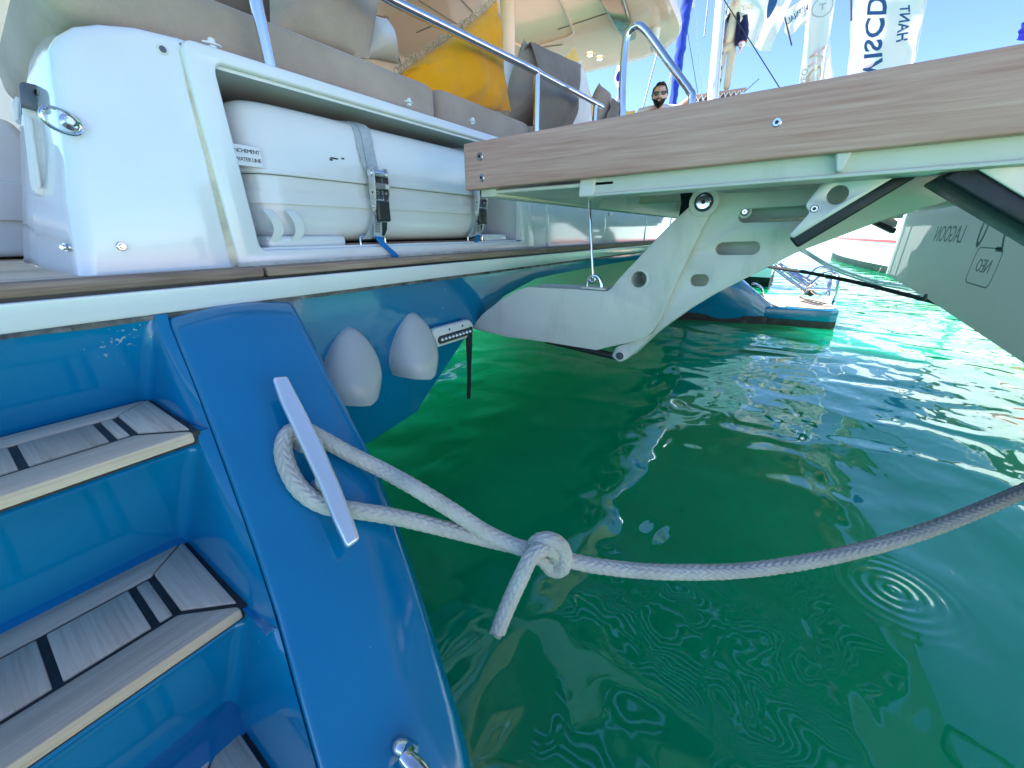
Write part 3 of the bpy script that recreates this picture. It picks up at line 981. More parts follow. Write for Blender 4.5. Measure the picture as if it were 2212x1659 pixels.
shell(0.944, -0.275, -0.492, 0.098, 0.118, 0.035)
shell(0.678, -0.280, -0.498, 0.098, 0.118, 0.035)
a, b = px(925, 735, y=1.115), px(1012, 702, y=1.115)
zc = (a.z + b.z) / 2
x0, x1 = a.x - 0.012, b.x + 0.002
bm = plate([stadium(x0, x1, zc - 0.040, zc + 0.040, 10)], lambda p, q, c: (p, 1.102 + c, q), 0.032, 0.010)
lt = obj('underwater_light', bm, WPLAST, CAT, smooth=50)
bm = plate([stadium(x0 + 0.035, x1 - 0.012, zc - 0.026, zc + 0.006, 8)], lambda p, q, c: (p, 1.085 + c, q), 0.008, 0.002)
obj('dark_window', bm, BLACKPL, lt)
for i in range(9):
    cxl = x0 + 0.055 + i * (x1 - x0 - 0.09) / 8
    bm = NB(); bmesh.ops.create_uvsphere(bm, u_segments=10, v_segments=6, radius=0.0085, matrix=Matrix.Translation((cxl, 1.081, zc - 0.010))); obj('led', bm, LED, lt)
for xq in (x0 + 0.105, x1 - 0.075):
    bm = NB(); disc(bm, (xq, 1.0868, zc + 0.022), (0, -1, 0), 0.005, 0.0015, 10); obj('screw', bm, RUBBER, lt)

# ------------------------------------------------------------------ cleat and stern handrail on the port wing
WNRM = Vec((0, -1, 1.2)).normalized()
def wpx(u, v, off): return px(u, v, pl=(WN, WC - off * Vec(WN).length))
top = rounded([wpx(u, v, 0.062).to_2d() for u, v in []], 0) if False else None
bar = [(589, 813), (622, 810), (652, 868), (700, 962), (738, 1050), (762, 1112), (780, 1163), (752, 1182), (722, 1120), (694, 1050), (645, 945), (606, 862)]
P3 = [wpx(u, v, 0.066) for u, v in bar]
bm = NB(); prism(bm, P3, -WNRM * 0.017); bev(bm, 0.0065, 4)
cl = obj('mooring_cleat', bm, CLEATM, CAT)
A, B = (P3[0] + P3[1]) / 2, (P3[6] + P3[7]) / 2
ax = (B - A)
for t in (0.36, 0.64):
    c = A + ax * t - WNRM * 0.066
    bm = NB(); rings = []
    for (h, r) in [(0, 0.021), (0.008, 0.016), (0.03, 0.012), (0.05, 0.014)]:
        aa = ax.normalized(); bb = WNRM.cross(aa)
        rings.append([c + WNRM * h + (aa * math.cos(2 * math.pi * k / 16) * 1.5 + bb * math.sin(2 * math.pi * k / 16)) * r for k in range(16)])
    loft(bm, rings, True, True); obj('post', bm, CLEATM, cl)
c = wpx(857, 1612, 0.004)
bm = NB(); disc(bm, c - WNRM * 0.004, WNRM, 0.030, 0.010, 28, 0.6); hr = obj('stern_handrail', bm, STEEL, CAT)
path = [c, c + WNRM * 0.012, c + WNRM * 0.028 + Vec((0.006, -0.01, -0.008)), wpx(880, 1640, 0.055), wpx(905, 1662, 0.06), wpx(960, 1740, 0.06), wpx(1000, 1800, 0.0)]
tube_obj('bent_tube', path, 0.0125, STEEL, hr, 16, True, 0.01)

# ------------------------------------------------------------------ stainless rails above the locker
def rail(pts, r, curve=False): return tube_obj('steel_rail', pts, r, STEEL, CAT, 16, curve, 0.02)
b0 = px(583, 139, z=0.388); t0 = px(553, 2, y=b0.y + 0.0)
rail([b0 - Vec((0, 0, 0.01)), t0, t0 + (t0 - b0) * 0.75, Vec((0.72, b0.y, 0.70)) + Vec((-0.03, 0, -0.004))], 0.0145)
c1 = px(1160, 156, y=1.205)
rail([Vec((0.66, 1.205, 0.692)), px(845, 0, y=1.205), c1 + Vec((-0.03, 0, 0.002)), c1], 0.0155)
rail([c1 + Vec((0, 0, 0.012)), Vec((c1.x, c1.y, 0.385))], 0.0155)
e = px(1300, 230, y=1.205)
rail([c1, e], 0.0155)
bm = NB(); bmesh.ops.create_uvsphere(bm, u_segments=12, v_segments=8, radius=0.0158, matrix=Matrix.Translation(e)); obj('rail_end', bm, STEEL, CAT)
rail([Vec((e.x - 0.1, 1.205, 0.39)), Vec((e.x - 0.1, 1.205, 0.74))], 0.013)

# ------------------------------------------------------------------ hardtop over the cockpit
ZR = 1.92
edge = rounded([(-1.1, 2.45), (1.0, 1.45), (3.4, 1.30), (5.70, 1.42), (5.75, 5.3), (-1.1, 5.3)], [0.4, 0.6, 1.2, 0.75, 0.4, 0.4], 10)  # unseen port side, widened to keep sun off the steps and wing
bm = NB()
lev = [(0.10, 0.0), (0.02, 0.012), (0.0, 0.05), (0.03, 0.13), (0.2, 0.2)]
cxr, cyr = 2.3, 3.6
rings = []
for d, h in lev:
    rings.append([Vec((p.x + (cxr - p.x) * d / 2.4, p.y + (cyr - p.y) * d / 3.6, ZR + h)) for p in edge])
loft(bm, rings, True, True)
roof = obj('hardtop', bm, CREAM, CAT, smooth=50)
def strip(u0, v0, u1, v1, w, mat=BROWNBM, h=0.006):
    a, b = px(u0, v0, z=ZR), px(u1, v1, z=ZR)
    n = (b - a).cross(Vec((0, 0, 1))).normalized() * w
    bm = NB(); prism(bm, [a - n - Vec((0, 0, h)), a + n - Vec((0, 0, h)), b + n - Vec((0, 0, h)), b - n - Vec((0, 0, h))], (0, 0, h + 0.004)); return bm
for q in [(1205, 63, 1312, 28), (905, 0, 1000, 60), (1163, 102, 1215, 96), (960, -40, 1085, 95), (900, 70, 955, 46)]:
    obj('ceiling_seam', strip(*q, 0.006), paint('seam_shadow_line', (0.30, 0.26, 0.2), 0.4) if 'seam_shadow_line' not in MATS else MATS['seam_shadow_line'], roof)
# hatch panel moulded in the ceiling
hp = [px(u, v, z=ZR) for u, v in [(1060, -20), (1200, -35), (1246, 74), (1140, 106), (1098, 90)]]
pr = rounded([p.to_2d() for p in hp], 0.12, 6)
bm = plate([pr, rounded([(p * 0.93 + sum((q.to_2d() for q in hp), Vec((0, 0))) / 5 * 0.07) for p in [q.to_2d() for q in hp]], 0.11, 6)], lambda a, b, c: (a, b, ZR - 0.006 + c), 0.02, 0.003)
obj('ceiling_panel_rim', bm, CREAM, roof)
a, b = px(1318, -30, z=ZR), px(1362, 72, z=ZR)
bm = NB(); n = (b - a).cross(Vec((0, 0, 1))).normalized()
prism(bm, [a - n * .10, a + n * .10, b + n * .06, b - n * .06], (0, 0, -0.07)); bev(bm, 0.02, 3); obj('dark_beam', bm, BROWNBM, roof)
for u, v in [(1274, 120), (1295, 128)]:
    c = px(u, v, z=ZR - 0.004)
    bm = NB(); disc(bm, c, (0, 0, -1), 0.045, 0.008, 20); o = obj('ceiling_light', bm, STEELR, roof)
c = px(1415, 62, z=ZR)
bm = NB(); disc(bm, c, (0, 0, -1), 0.05, 0.14, 18, 0.3); disc(bm, c + Vec((0, 0, -0.14)), (0.1, -0.5, -1), 0.035, 0.05, 14); obj('deck_camera', bm, WPLAST, roof)
c = px(1097, 60, y=2.5)
bm = NB()
for dx_ in (0,):
    tube(bm, [Vec((c.x, c.y, 0.35)), Vec((c.x, c.y, ZR + 0.01))], 0.066, 20)
pc = obj('hardtop_column', bm, CREAM, CAT)
bm = NB(); disc(bm, (c.x, c.y, 0.93), (0, 0, 1), 0.085, 0.03, 20); obj('collar', bm, STEEL, pc)
for u, v in [(1274, 120), (1295, 128)]:
    c = px(u, v, z=ZR - 0.013)
    bm = NB(); disc(bm, c, (0, 0, -1), 0.032, 0.002, 18); obj('lit_lens', bm, SPOT, roof)
# saloon bulkhead and coachroof forward of the cockpit
bm = NB(); box(bm, (0.5, 4.75, DECK), (6.36, 4.9, ZR - 0.01)); bk_ = obj('saloon_bulkhead', bm, FRAMEW, CAT)
for i in range(3):
    obj('sliding_door', bbox((1.4 + i * 1.4, 4.72, 0.0), (2.7 + i * 1.4, 4.75, 1.7), 0.01, 1), GLASSD, bk_)
# flybridge guard above the hardtop
bm = NB(); ring0 = []
for d, h in [(0.25, 0.16), (0.28, 0.75), (0.40, 0.80), (0.46, 0.75), (0.46, 0.2)]:
    ring0.append([Vec((p.x + (cxr - p.x) * d / 1.6, p.y + (cyr - p.y) * d / 2.4, ZR + h)) for p in edge])
loft(bm, ring0, True); obj('flybridge_coaming', bm, WHITE, CAT, smooth=50)
# ------------------------------------------------------------------ liferaft canister and its lashing straps
RX0, RX1, RY0, RY1, RZ0, RZ1, RZS = 0.548, 1.60, 1.192, 1.72, -0.034, 0.322, 0.145
raft = thing('liferaft_canister', 'white hard shell liferaft canister strapped in the locker recess', 'liferaft', ((RX0 + RX1) / 2, 1.45, RZ0))


def superbox(x0, x1, y0, y1, z0, z1, e_plan, e_up, zcut, half, crown=0.0):
    """Half of a rounded canister: plan exponent, profile exponent."""
    bm = NB(); rows = []
    cx_, cy_, = (x0 + x1) / 2, (y0 + y1) / 2
    n = 72
    sp = lambda a, e: math.copysign(abs(a) ** (2 / e), a)
    for i in range(15):
        t = i / 14 * math.pi / 2
        k = max(0.0, math.cos(t)) ** (2 / e_up); h = math.sin(t) ** (2 / e_up)
        row = []
        for j in range(n):
            a = 2 * math.pi * j / n
            # rounded rectangle in plan with near constant corner radius
            hx, hy = (x1 - x0) / 2, (y1 - y0) / 2
            r = min(hx, hy) * (1 - k)
            X = hx * sp(math.cos(a), e_plan); Y = hy * sp(math.sin(a), e_plan)
            sx = (hx - r * 0.95) / hx; sy = (hy - r * 0.95) / hy
            if half > 0: z = zcut + (z1 - zcut) * h
            else: z = zcut - (zcut - z0) * h
            row.append(Vec((cx_ + X * sx, cy_ + Y * sy, z)))
        rows.append(row)
    loft(bm, rows, True)
    bm.faces.new([w for w in bm.verts][-n:])
    return bm


ush = obj('upper_shell', superbox(RX0, RX1, RY0, RY1, 0, RZ1, 11, 8.5, RZS, 1), RAFTW, raft, smooth=50)
lsh = obj('lower_shell', superbox(RX0 + .010, RX1 - .010, RY0 + .010, RY1 - .010, RZ0, 0, 11, 6.5, RZS - 0.002, -1), RAFTW, raft, smooth=50)
sp_ = lambda a, e: math.copysign(abs(a) ** (2 / e), a)
for (zc, hh, out) in [(RZS + 0.006, 0.007, 0.002), (0.088, 0.016, -0.004)]:
    bm = NB(); rr = []
    for dz, o in [(-hh, -0.004), (-hh * 0.6, out), (hh * 0.6, out), (hh, -0.004)]:
        row = []
        for j in range(72):
            a = 2 * math.pi * j / 72
            row.append(Vec(((RX0 + RX1) / 2 + ((RX1 - RX0) / 2 + o) * sp_(math.cos(a), 11), (RY0 + RY1) / 2 + ((RY1 - RY0) / 2 + o) * sp_(math.sin(a), 11), zc + dz)))
        rr.append(row)
    loft(bm, rr, True)
    obj('moulded_rib', bm, RAFTW, raft, smooth=50)
# warning sticker on the near end
so = px(536, 342, y=RY0 - 0.0015)
bm = NB(); prism(bm, [(so.x - 0.075, RY0 - 0.004, so.z - 0.018), (so.x + 0.032, RY0 - 0.004, so.z - 0.018), (so.x + 0.032, RY0 - 0.004, so.z + 0.028), (so.x - 0.075, RY0 - 0.004, so.z + 0.028)], (0, 0.003, 0))
stk = obj('warning_sticker', bm, RAFTW, raft)
for body, dz in (('DECLENCHEMENT', 0.015), ('WATER LINE', -0.004)):
    obj('lettering', text(body, 0.0125, lambda a, b, c, dz=dz: (so.x + 0.030 + a, RY0 - 0.0045 - c, so.z + dz + b), 0.0003, 0.85, 'RIGHT'), INK, stk, smooth=0)
# little webbing loops at the near end
for xq in (0.585, 0.645):
    pth = [(xq - 0.01, RY0 - 0.003, 0.055), (xq, RY0 - 0.014, 0.03), (xq + 0.004, RY0 - 0.012, 0.0), (xq - 0.012, RY0 - 0.006, -0.025)]
    bm = NB(); P = smooth_path(pth, 0.006); rr = [[p + Vec((-0.013, 0, 0)), p + Vec((0.013, 0, 0)), p + Vec((0.013, 0.002, 0)), p + Vec((-0.013, 0.002, 0))] for p in P]
    loft(bm, rr, True, True); obj('webbing_loop', bm, WPLAST, raft)
# scuffs
for (x, z, w) in [(0.80, 0.205, 0.016), (0.79, 0.200, 0.006), (0.83, 0.208, 0.006)]:
    bm = NB(); prism(bm, [(x - w, RY0 - 0.0012 + 0.004, z - 0.002), (x + w * .6, RY0 + .003, z - 0.003), (x + w, RY0 + .003, z + 0.001), (x - w * .5, RY0 + .003, z + 0.002)], (0, -0.004, 0)); obj('scuff_mark', bm, INK, raft)


def ribbon(path, width, th, axis=Vec((1, 0, 0))):
    bm = NB(); P = [Vec(p) for p in path]
    rr = []
    for i, p in enumerate(P):
        t = (P[min(i + 1, len(P) - 1)] - P[max(0, i - 1)]).normalized()
        n = t.cross(axis).normalized()
        w = axis * (width / 2)
        rr.append([p - w - n * th / 2, p + w - n * th / 2, p + w + n * th / 2, p - w + n * th / 2])
    loft(bm, rr, True, True)
    return bm


def strap_set(xc, label):
    t = thing('ratchet_strap', label, 'strap', (xc, RY0, RZ0), 'ratchet straps round the liferaft')
    def prof(off, t0, t1, n=16):
        out = []
        hy = (RY1 - RY0) / 2; cy_ = (RY0 + RY1) / 2
        for i in range(n + 1):
            t = t0 + (t1 - t0) * i / n
            k = max(0.0, math.cos(t)) ** (2 / 8.5); h = max(0.0, math.sin(t)) ** (2 / 8.5)
            out.append(Vec((0, cy_ - hy + 0.95 * hy * (1 - k) - off * math.cos(t), RZS + (RZ1 - RZS) * h + off * math.sin(t))))
        return out
    P = prof(0.006, math.pi / 2 * 0.9995, 0.10, 26)
    up = [Vec((xc, 1.70, 0.25)), Vec((xc, 1.64, RZ1 + 0.004))] + [Vec((xc, p.y, p.z)) for p in P if p.y < 1.44 and p.z > 0.19] + [(xc + 0.002, 1.174, 0.165)]
    obj('webbing', ribbon(up, 0.040, 0.003), GSTRAP, t)
    inner = [Vec((xc - 0.024, p.y + 0.003, p.z - 0.003)) for p in P if p.y < 1.40 and p.z > 0.19] + [Vec((xc - 0.008, 1.180, 0.16))]
    obj('webbing', ribbon(inner, 0.034, 0.003), GSTRAP, t)
    low = [(xc + 0.022, 1.176, 0.03), (xc + 0.02, 1.188, -0.005), (xc + 0.02, 1.25, -0.030), (xc + 0.02, 1.5, -0.036)]
    obj('lower_webbing', ribbon(smooth_path(low, 0.012), 0.022, 0.003), DSTRAP, t)
    dn = [(xc - 0.012, 1.168, 0.05), (xc - 0.022, 1.172, 0.02), (xc - 0.045, 1.182, -0.018), (xc - 0.052, 1.188, -0.022)]
    obj('webbing', ribbon(smooth_path(dn, 0.01), 0.030, 0.003), GSTRAP, t)
    # ratchet: two cheek plates, drum, pawl springs, handle
    zt, y0 = 0.176, 1.168
    rt = None
    for i, dx in enumerate((-0.027, 0.027)):
        ol = rounded([(y0 - 0.030, zt + 0.014), (y0 - 0.002, zt + 0.014), (y0 + 0.004, zt - 0.05), (y0, zt - 0.115), (y0 - 0.018, zt - 0.115), (y0 - 0.030, zt - 0.04)], 0.012, 4)
        bm = plate([ol, circle2(y0 - 0.012, zt - 0.058, 0.004, 10)], lambda a, b, c: (xc + dx + c, a, b), 0.003, 0.0006)
        o = obj('ratchet_cheek', bm, STEELR, t)
        bm = NB(); sg = -1 if dx < 0 else 1
        disc(bm, (xc + dx + sg * 0.0015, y0 - 0.012, zt - 0.002), (sg, 0, 0), 0.012, 0.004, 18); obj('axle_end', bm, STEEL, o)
        bm = NB(); disc(bm, (xc + dx + sg * 0.0015, y0 - 0.010, zt - 0.098), (sg, 0, 0), 0.006, 0.004, 12); obj('rivet', bm, STEEL, o)
    bm = NB(); tube(bm, [(xc - 0.025, y0 - 0.012, zt - 0.002), (xc + 0.025, y0 - 0.012, zt - 0.002)], 0.012, 20); obj('ratchet_drum', bm, STEEL, t)
    obj('ratchet_bar', bbox((xc - 0.025, y0 - 0.022, zt - 0.048), (xc + 0.025, y0 - 0.008, zt - 0.030), 0.002, 1), STEELR, t)
    for dx in (-0.012, 0.006):
        p = [Vec((xc + dx + 0.004 * math.cos(k), y0 - 0.02 + 0.004 * math.sin(k), zt - 0.05 - 0.003 * k / 2.2)) for k in [i * 0.7 for i in range(34)]]
        obj('spring', tube(NB(), p, 0.0009, 5), STEEL, t)
    obj('ratchet_back', bbox((xc - 0.024, y0 + 0.0, zt - 0.075), (xc + 0.024, y0 + 0.004, zt - 0.01), 0.001, 1), BLACKPL, t)
    hdl = obj('handle', bbox((xc - 0.024, y0 - 0.026, zt - 0.145), (xc + 0.026, y0 - 0.008, zt - 0.082), 0.006, 3), BLACKPL, t)
    # printed tag and blue tail
    sw = [(xc - 0.018, 1.160, 0.035), (xc - 0.024, 1.156, 0.005), (xc - 0.028, 1.156, -0.018)]
    o = obj('printed_tag', ribbon(smooth_path(sw, 0.006), 0.032, 0.002), GSTRAP, t)
    for k in range(6):
        z = 0.028 - k * 0.006
        bm = NB(); box(bm, (xc - 0.032 - k * .001, 1.153, z), (xc - 0.014 - k * .001, 1.1555, z + 0.0022)); obj('print_line', bm, INK, o)
    return t


t = strap_set(0.925, 'grey ratchet strap on the liferaft with a long blue tail')
tail = [(0.897, 1.153, -0.016), (0.902, 1.148, -0.03), (0.912, 1.144, -0.045), (0.930, 1.137, -0.062), (0.942, 1.134, -0.076), (0.945, 1.133, -0.088)]
obj('tail', ribbon(smooth_path(tail, 0.006), 0.029, 0.0025, Vec((1, 0, -0.12)).normalized()), BSTRAP, t)
t = strap_set(1.455, 'grey ratchet strap at the liferaft end beneath the gangway board')
tail = [(1.427, 1.153, -0.014), (1.428, 1.160, -0.035), (1.430, 1.172, -0.045)]
obj('tail', ribbon(smooth_path(tail, 0.006), 0.030, 0.0025), BSTRAP, t)

# ------------------------------------------------------------------ cushions, pillows and throws
def seat_cushion(plan, z0, z1, mat, label, group=None, r=0.035):
    bm = NB(); rings = []
    P = rounded(plan, 0.06, 5)
    c = sum((Vec(p) for p in P), Vec((0, 0))) / len(P)
    def off(d):
        out = []
        for i, p in enumerate(P):
            a, b = P[i - 1], P[(i + 1) % len(P)]
            tt = (Vec(b) - Vec(a)).normalized(); n = Vec((tt.y, -tt.x))
            out.append(Vec(p) - n * d)
        return out
    for k in range(4):
        t = k / 3 * math.pi / 2
        rings.append([Vec((p.x, p.y, z0 + r * (1 - math.sin(t)))) for p in off(r * (1 - math.cos(t)) if 0 else r * (1 - math.sin(t) * 0 - 0) * (1 - math.sin(t)))])
    rings = []
    for k in range(5):
        t = k / 4 * math.pi / 2
        rings.append([Vec((p.x, p.y, z0 + r * (1 - math.sin(t)))) for p in off(r * (1 - math.sin(t)) * 0.9 if k < 0 else r * (1 - math.cos(math.pi / 2 - t)))])
    rings = [[Vec((p.x, p.y, z0 + r * (1 - math.cos(a)))) for p in off(r * (1 - math.sin(a)))] for a in [i * math.pi / 8 for i in range(5)]]
    rings += [[Vec((p.x, p.y, z1 - r * (1 - math.sin(a)))) for p in off(r * (1 - math.cos(a)))] for a in [i * math.pi / 8 for i in range(5)]]
    loft(bm, rings, True, True)
    o = obj('seat_cushion', bm, mat, None, smooth=60)
    return tag(o, label, 'seat cushion', group)


seat_cushion([(0.285, 1.245), (1.325, 1.245), (1.325, 1.85), (0.85, 1.85), (0.85, 2.25), (0.33, 2.25)], 0.393, 0.518, TAUPE, 'long taupe seat cushion wrapping the sofa corner above the liferaft locker', 'sofa seat cushions')
seat_cushion([(1.332, 1.248), (2.02, 1.248), (2.02, 1.85), (1.332, 1.85)], 0.393, 0.522, TAUPE, 'short taupe seat cushion under the mustard pillow and rail post', 'sofa seat cushions')
seat_cushion([(2.03, 1.255), (3.0, 1.255), (3.0, 1.85), (2.03, 1.85)], 0.393, 0.525, TAUPE, 'taupe seat cushion under the throw covered pillows', 'sofa seat cushions')


def pil(label, cat, mat, corners, y, thick, tilt=0.0, seed=0, name='pillow', ears=0.06, crease=0.012, pinch=0.7, zmin=0.518, group='pillows along the sofa'):
    P = []
    for i, q in enumerate(corners):
        p = px(q[0], q[1], y=y + (q[2] if len(q) > 2 else 0.0))
        P.append(p)
    bm = cushion(*P, thick, 26, pinch, ears, crease, seed)
    o = obj(name, bm, mat, None, smooth=70)
    return tag(o, label, cat, group), P


# corners: left-bottom, right-bottom, right-top, left-top
pil('big beige back cushion hanging over the seat at the upper left', 'back cushion', TAUPE, [(584, 66), (796, 128), (826, -40, .12), (580, -90, .12)], 1.33, 0.16, seed=3, name='back_cushion', ears=0.0, group='back cushions')
pil('dark brown back cushion behind the first rail post', 'back cushion', TAUPED, [(430, 20, .0), (600, 75), (585, -120, .1), (420, -140, .1)], 1.62, 0.16, seed=4, name='back_cushion', ears=0.0, group='back cushions')
o, P = pil('white pillow with dark brown piping beside the beige back cushion', 'pillow', WHITEF, [(770, 128), (866, 142), (836, 38), (780, 20)], 1.50, 0.16, seed=5, ears=0.10)
def seam_tube(P, pairs, ears, r, mat, parent, name, wob=0.0, n=26, seg=8):
    bm = NB(); pts = []
    for (a, b, inward) in pairs:
        c = (P[0] + P[1] + P[2] + P[3]) / 4
        for k in range(n):
            t = k / n; q = P[a].lerp(P[b], t)
            m = (P[a] + P[b]) / 2
            q = q + (c - m).normalized() * (c - m).length * ears * (1 - (2 * t - 1) ** 2)
            if wob: q = q + Vec((mnoise.noise(q * 60) * wob, mnoise.noise(q * 60 + Vec((5, 0, 0))) * wob, mnoise.noise(q * 60 + Vec((0, 9, 0))) * wob))
            pts.append(q)
    pts.append(P[pairs[-1][1]])
    tube(bm, pts, r, seg); return obj(name, bm, mat, parent)


seam_tube(P, [(1, 2, 1), (2, 3, 1)], 0.10, 0.006, PIPING, o, 'piping')
yp, P = pil('large mustard yellow pillow with a jute fringe behind the rail', 'pillow', YELLOW, [(890, 262, 0.0), (1104, 240), (1073, 2), (860, 160)], 1.36, 0.20, seed=8, ears=0.05, crease=0.024, pinch=0.55)
# looped fringe along two edges
def fringe(P, pairs, parent, ears=0.05):
    bm = NB()
    c = (P[0] + P[1] + P[2] + P[3]) / 4
    for (a, b) in pairs:
        m = (P[a] + P[b]) / 2; L = (P[b] - P[a]).length; d = (P[b] - P[a]).normalized(); o = (m - c); o = (o - d * o.dot(d)).normalized()
        n = int(L / 0.011)
        for k in range(n):
            t = (k + R.uniform(-.2, .2)) / n
            q = P[a].lerp(P[b], t) + (c - m).normalized() * (c - m).length * ears * (1 - (2 * t - 1) ** 2)
            s = R.uniform(0.010, 0.016)
            pts = [q + d * s * 0.6 * math.cos(w) + o * (s * 0.8 + s * 0.9 * math.sin(w)) + Vec((0, R.uniform(-.006, .006), 0)) for w in [i * math.pi / 4 for i in range(8)]]
            tube(bm, pts, 0.0022, 5, False)
    ob = obj('fringe', bm, FRINGE, parent, recalc=False); ob['kind'] = 'stuff'; return ob


fringe(P, [(3, 2)], yp); fringe([P[1] + Vec((-.03, 0, 0)), P[1] + (P[0] - P[1]) * 0.25, P[1] + Vec((0, 0, .06)), P[1] + Vec((0.0, 0, .03))], [(0, 1)], yp, 0)
pil('pale grey pillow tucked between the mustard pillow and the dark grey one', 'pillow', WHITEF, [(1078, 268), (1125, 270), (1120, 120), (1088, 130)], 1.60, 0.14, seed=12, ears=0.05)
g1, P = pil('dark grey pillow with folded corners right of the mustard pillow', 'pillow', GREYF, [(1080, 266), (1188, 290), (1180, 132), (1131, 82)], 1.50, 0.24, seed=14, ears=0.07, crease=0.016)
pil('white pillow under the first grey throw', 'pillow', WHITEF, [(1212, 296), (1283, 285), (1255, 130), (1205, 140)], 1.62, 0.18, seed=15, ears=0.05)
pil('narrow yellow pillow peeping out behind the first grey throw', 'pillow', YELLOWP, [(1268, 288), (1302, 278), (1240, 100), (1216, 128)], 1.78, 0.08, seed=16, ears=0.02)
pil('small dark grey pillow left of the second grey throw', 'pillow', GREYF, [(1258, 285), (1312, 275), (1318, 200), (1294, 178)], 1.78, 0.20, seed=17, ears=0.08, crease=0.016)
pil('yellow pillow corner showing past the hoop rail above the gangway board', 'pillow', YELLOWP, [(1338, 262), (1378, 262), (1372, 238), (1340, 242)], 1.9, 0.06, seed=18, ears=0.02)


def throw(label, tl, tr, bl, br, y, seed, depth=0.10):
    """A cloth folded over a pillow: hangs in front with soft folds, a short flap behind."""
    TL, TR, BL, BR = (px(*q, y=y + dy) for q, dy in ((tl, 0.02), (tr, 0.02), (bl, -0.06), (br, -0.06)))
    bm = NB(); rows = []
    nu, nv = 40, 40
    for i in range(nv + 1):
        t = i / nv
        row = []
        for j in range(nu + 1):
            s = j / nu
            if t < 0.15:
                k = t / 0.15
                p = TL.lerp(TR, s) + Vec((0, 0.10 * (1 - k), -0.10 * (1 - k) ** 1.5))
            else:
                k = (t - 0.15) / 0.85
                p = TL.lerp(TR, s).lerp(BL.lerp(BR, s), k)
                belly = math.sin(math.pi * min(1, k * 1.05)) * depth * (0.35 + 0.65 * math.sin(math.pi * s))
                p = p + Vec((0, -belly, 0))
                p = p + Vec((0, -0.018 * math.sin(s * 17 + seed + 1.6 * k) * (0.5 + 0.5 * (1 - k)) , 0)) * min(1, k * 4)
                p = p + Vec((0, 0.02 * mnoise.noise(Vec((s * 3, k * 4, seed))), 0))
                p.z += 0.016 * math.sin(s * 9 + seed) * k
            row.append(p)
        rows.append(row)
    loft(bm, rows, False)
    bmesh.ops.solidify(bm, geom=list(bm.faces), thickness=0.006)
    return tag(obj('throw_blanket', bm, THROWF, None, smooth=70), label, 'throw', 'grey throws over the pillows')


throw('grey throw draped over the dark grey pillow behind the rail post', (1146, 90), (1256, 140), (1150, 300), (1224, 304), 1.42, 1.0)
throw('grey throw draped beside the hoop rail at the far end of the sofa', (1314, 206), (1346, 226), (1312, 262), (1345, 258), 1.70, 2.4, 0.06)

# ------------------------------------------------------------------ hydraulic swim platform
PLAT = thing('swim_platform', 'raised hydraulic swim platform with a pinkish wood edge board and pale lifting arms', 'swim platform', (3.4, 0.0, -0.43))
PX0, PX1, PYA, PYF = 1.05, 5.78, -0.84, 0.897
pz = lambda y: 0.0215 * (PYF - y)
bp = [(PYF, 0.121), (PYA - 0.03, 0.121 + pz(PYA)), (PYA - 0.03, 0.250 + pz(PYA) * 0.75), (PYF, 0.250)]
bm = NB(); prism(bm, [(PX0, a, b) for a, b in bp], (0.030, 0, 0)); bev(bm, 0.005, 3)
fb = obj('edge_board', bm, BOARD, PLAT)
bm = NB(); prism(bm, [(PX1 - 0.03, a, b) for a, b in bp], (0.030, 0, 0)); bev(bm, 0.005, 3)
obj('edge_board', bm, BOARD, PLAT)
for u, v in [(1036, 338), (1039.5, 384), (1678, 264)]:
    c = px(u, v, x=PX0 - 0.0005); r = 0.0115 if u < 1100 else 0.0085
    bm = NB(); disc(bm, c + Vec((0.002, 0, 0)), (-1, 0, 0), r, 0.0035, 24, 0.4); sc_ = obj('screw', bm, STEEL, fb)
    bm = NB(); disc(bm, c + Vec((-0.0016, 0, 0)), (-1, 0, 0), r * 0.42, 0.0004, 6); obj('hex_socket', bm, INK, sc_)
# fore-and-aft teak slats; alike pieces share one mesh
sl0 = None
n_sl = 80
pitch_ = (PX1 - PX0 - 0.075) / n_sl
for i in range(n_sl):
    x = PX0 + 0.038 + i * pitch_
    if sl0 is None:
        bm = NB(); w = pitch_ - 0.021
        prism(bm, [(x, PYF - 0.02, 0.228), (x, PYA, 0.228 + pz(PYA) * .8), (x, PYA, 0.246 + pz(PYA) * .8), (x, PYF - 0.02, 0.246)], (w, 0, 0)); bev(bm, 0.002, 1)
        sl0 = obj('slat', bm, BOARD, PLAT)
    else:
        o = sl0.copy(); COL.objects.link(o); o.parent = PLAT; o.location = (x - PX0 - 0.038, 0, 0)
# frame: side beams, cross beams, gussets
def ybeam(x, w, za, zb, y0=PYF - 0.03, y1=PYA, name='frame_beam', mat=ARMP):
    bm = NB(); prism(bm, [(x, y0, za + pz(y0)), (x, y1, za + pz(y1)), (x, y1, zb + pz(y1)), (x, y0, zb + pz(y0))], (w, 0, 0)); bev(bm, 0.004, 2); return obj(name, bm, mat, PLAT)
def xbeam(y, w, za, zb, x0=PX0 + 0.034, x1=PX1 - 0.034, mat=ARMP):
    bm = NB(); box(bm, (x0, y, za + pz(y)), (x1, y + w, zb + pz(y))); bev(bm, 0.004, 2); return obj('frame_beam', bm, mat, PLAT)
ybeam(1.085, 0.05, 0.085, 0.205, 0.50, PYA)
ybeam(1.085, 0.05, 0.150, 0.205, PYF - 0.03, 0.50)
ybeam(1.075, 0.09, 0.078, 0.086, 0.47, PYA, 'beam_flange')
obj('beam_end_plate', bbox((1.078, 0.47, 0.088), (1.162, 0.515, 0.165), 0.003, 1), ARMP, PLAT)
ybeam(PX1 - 0.135, 0.05, 0.085, 0.205)
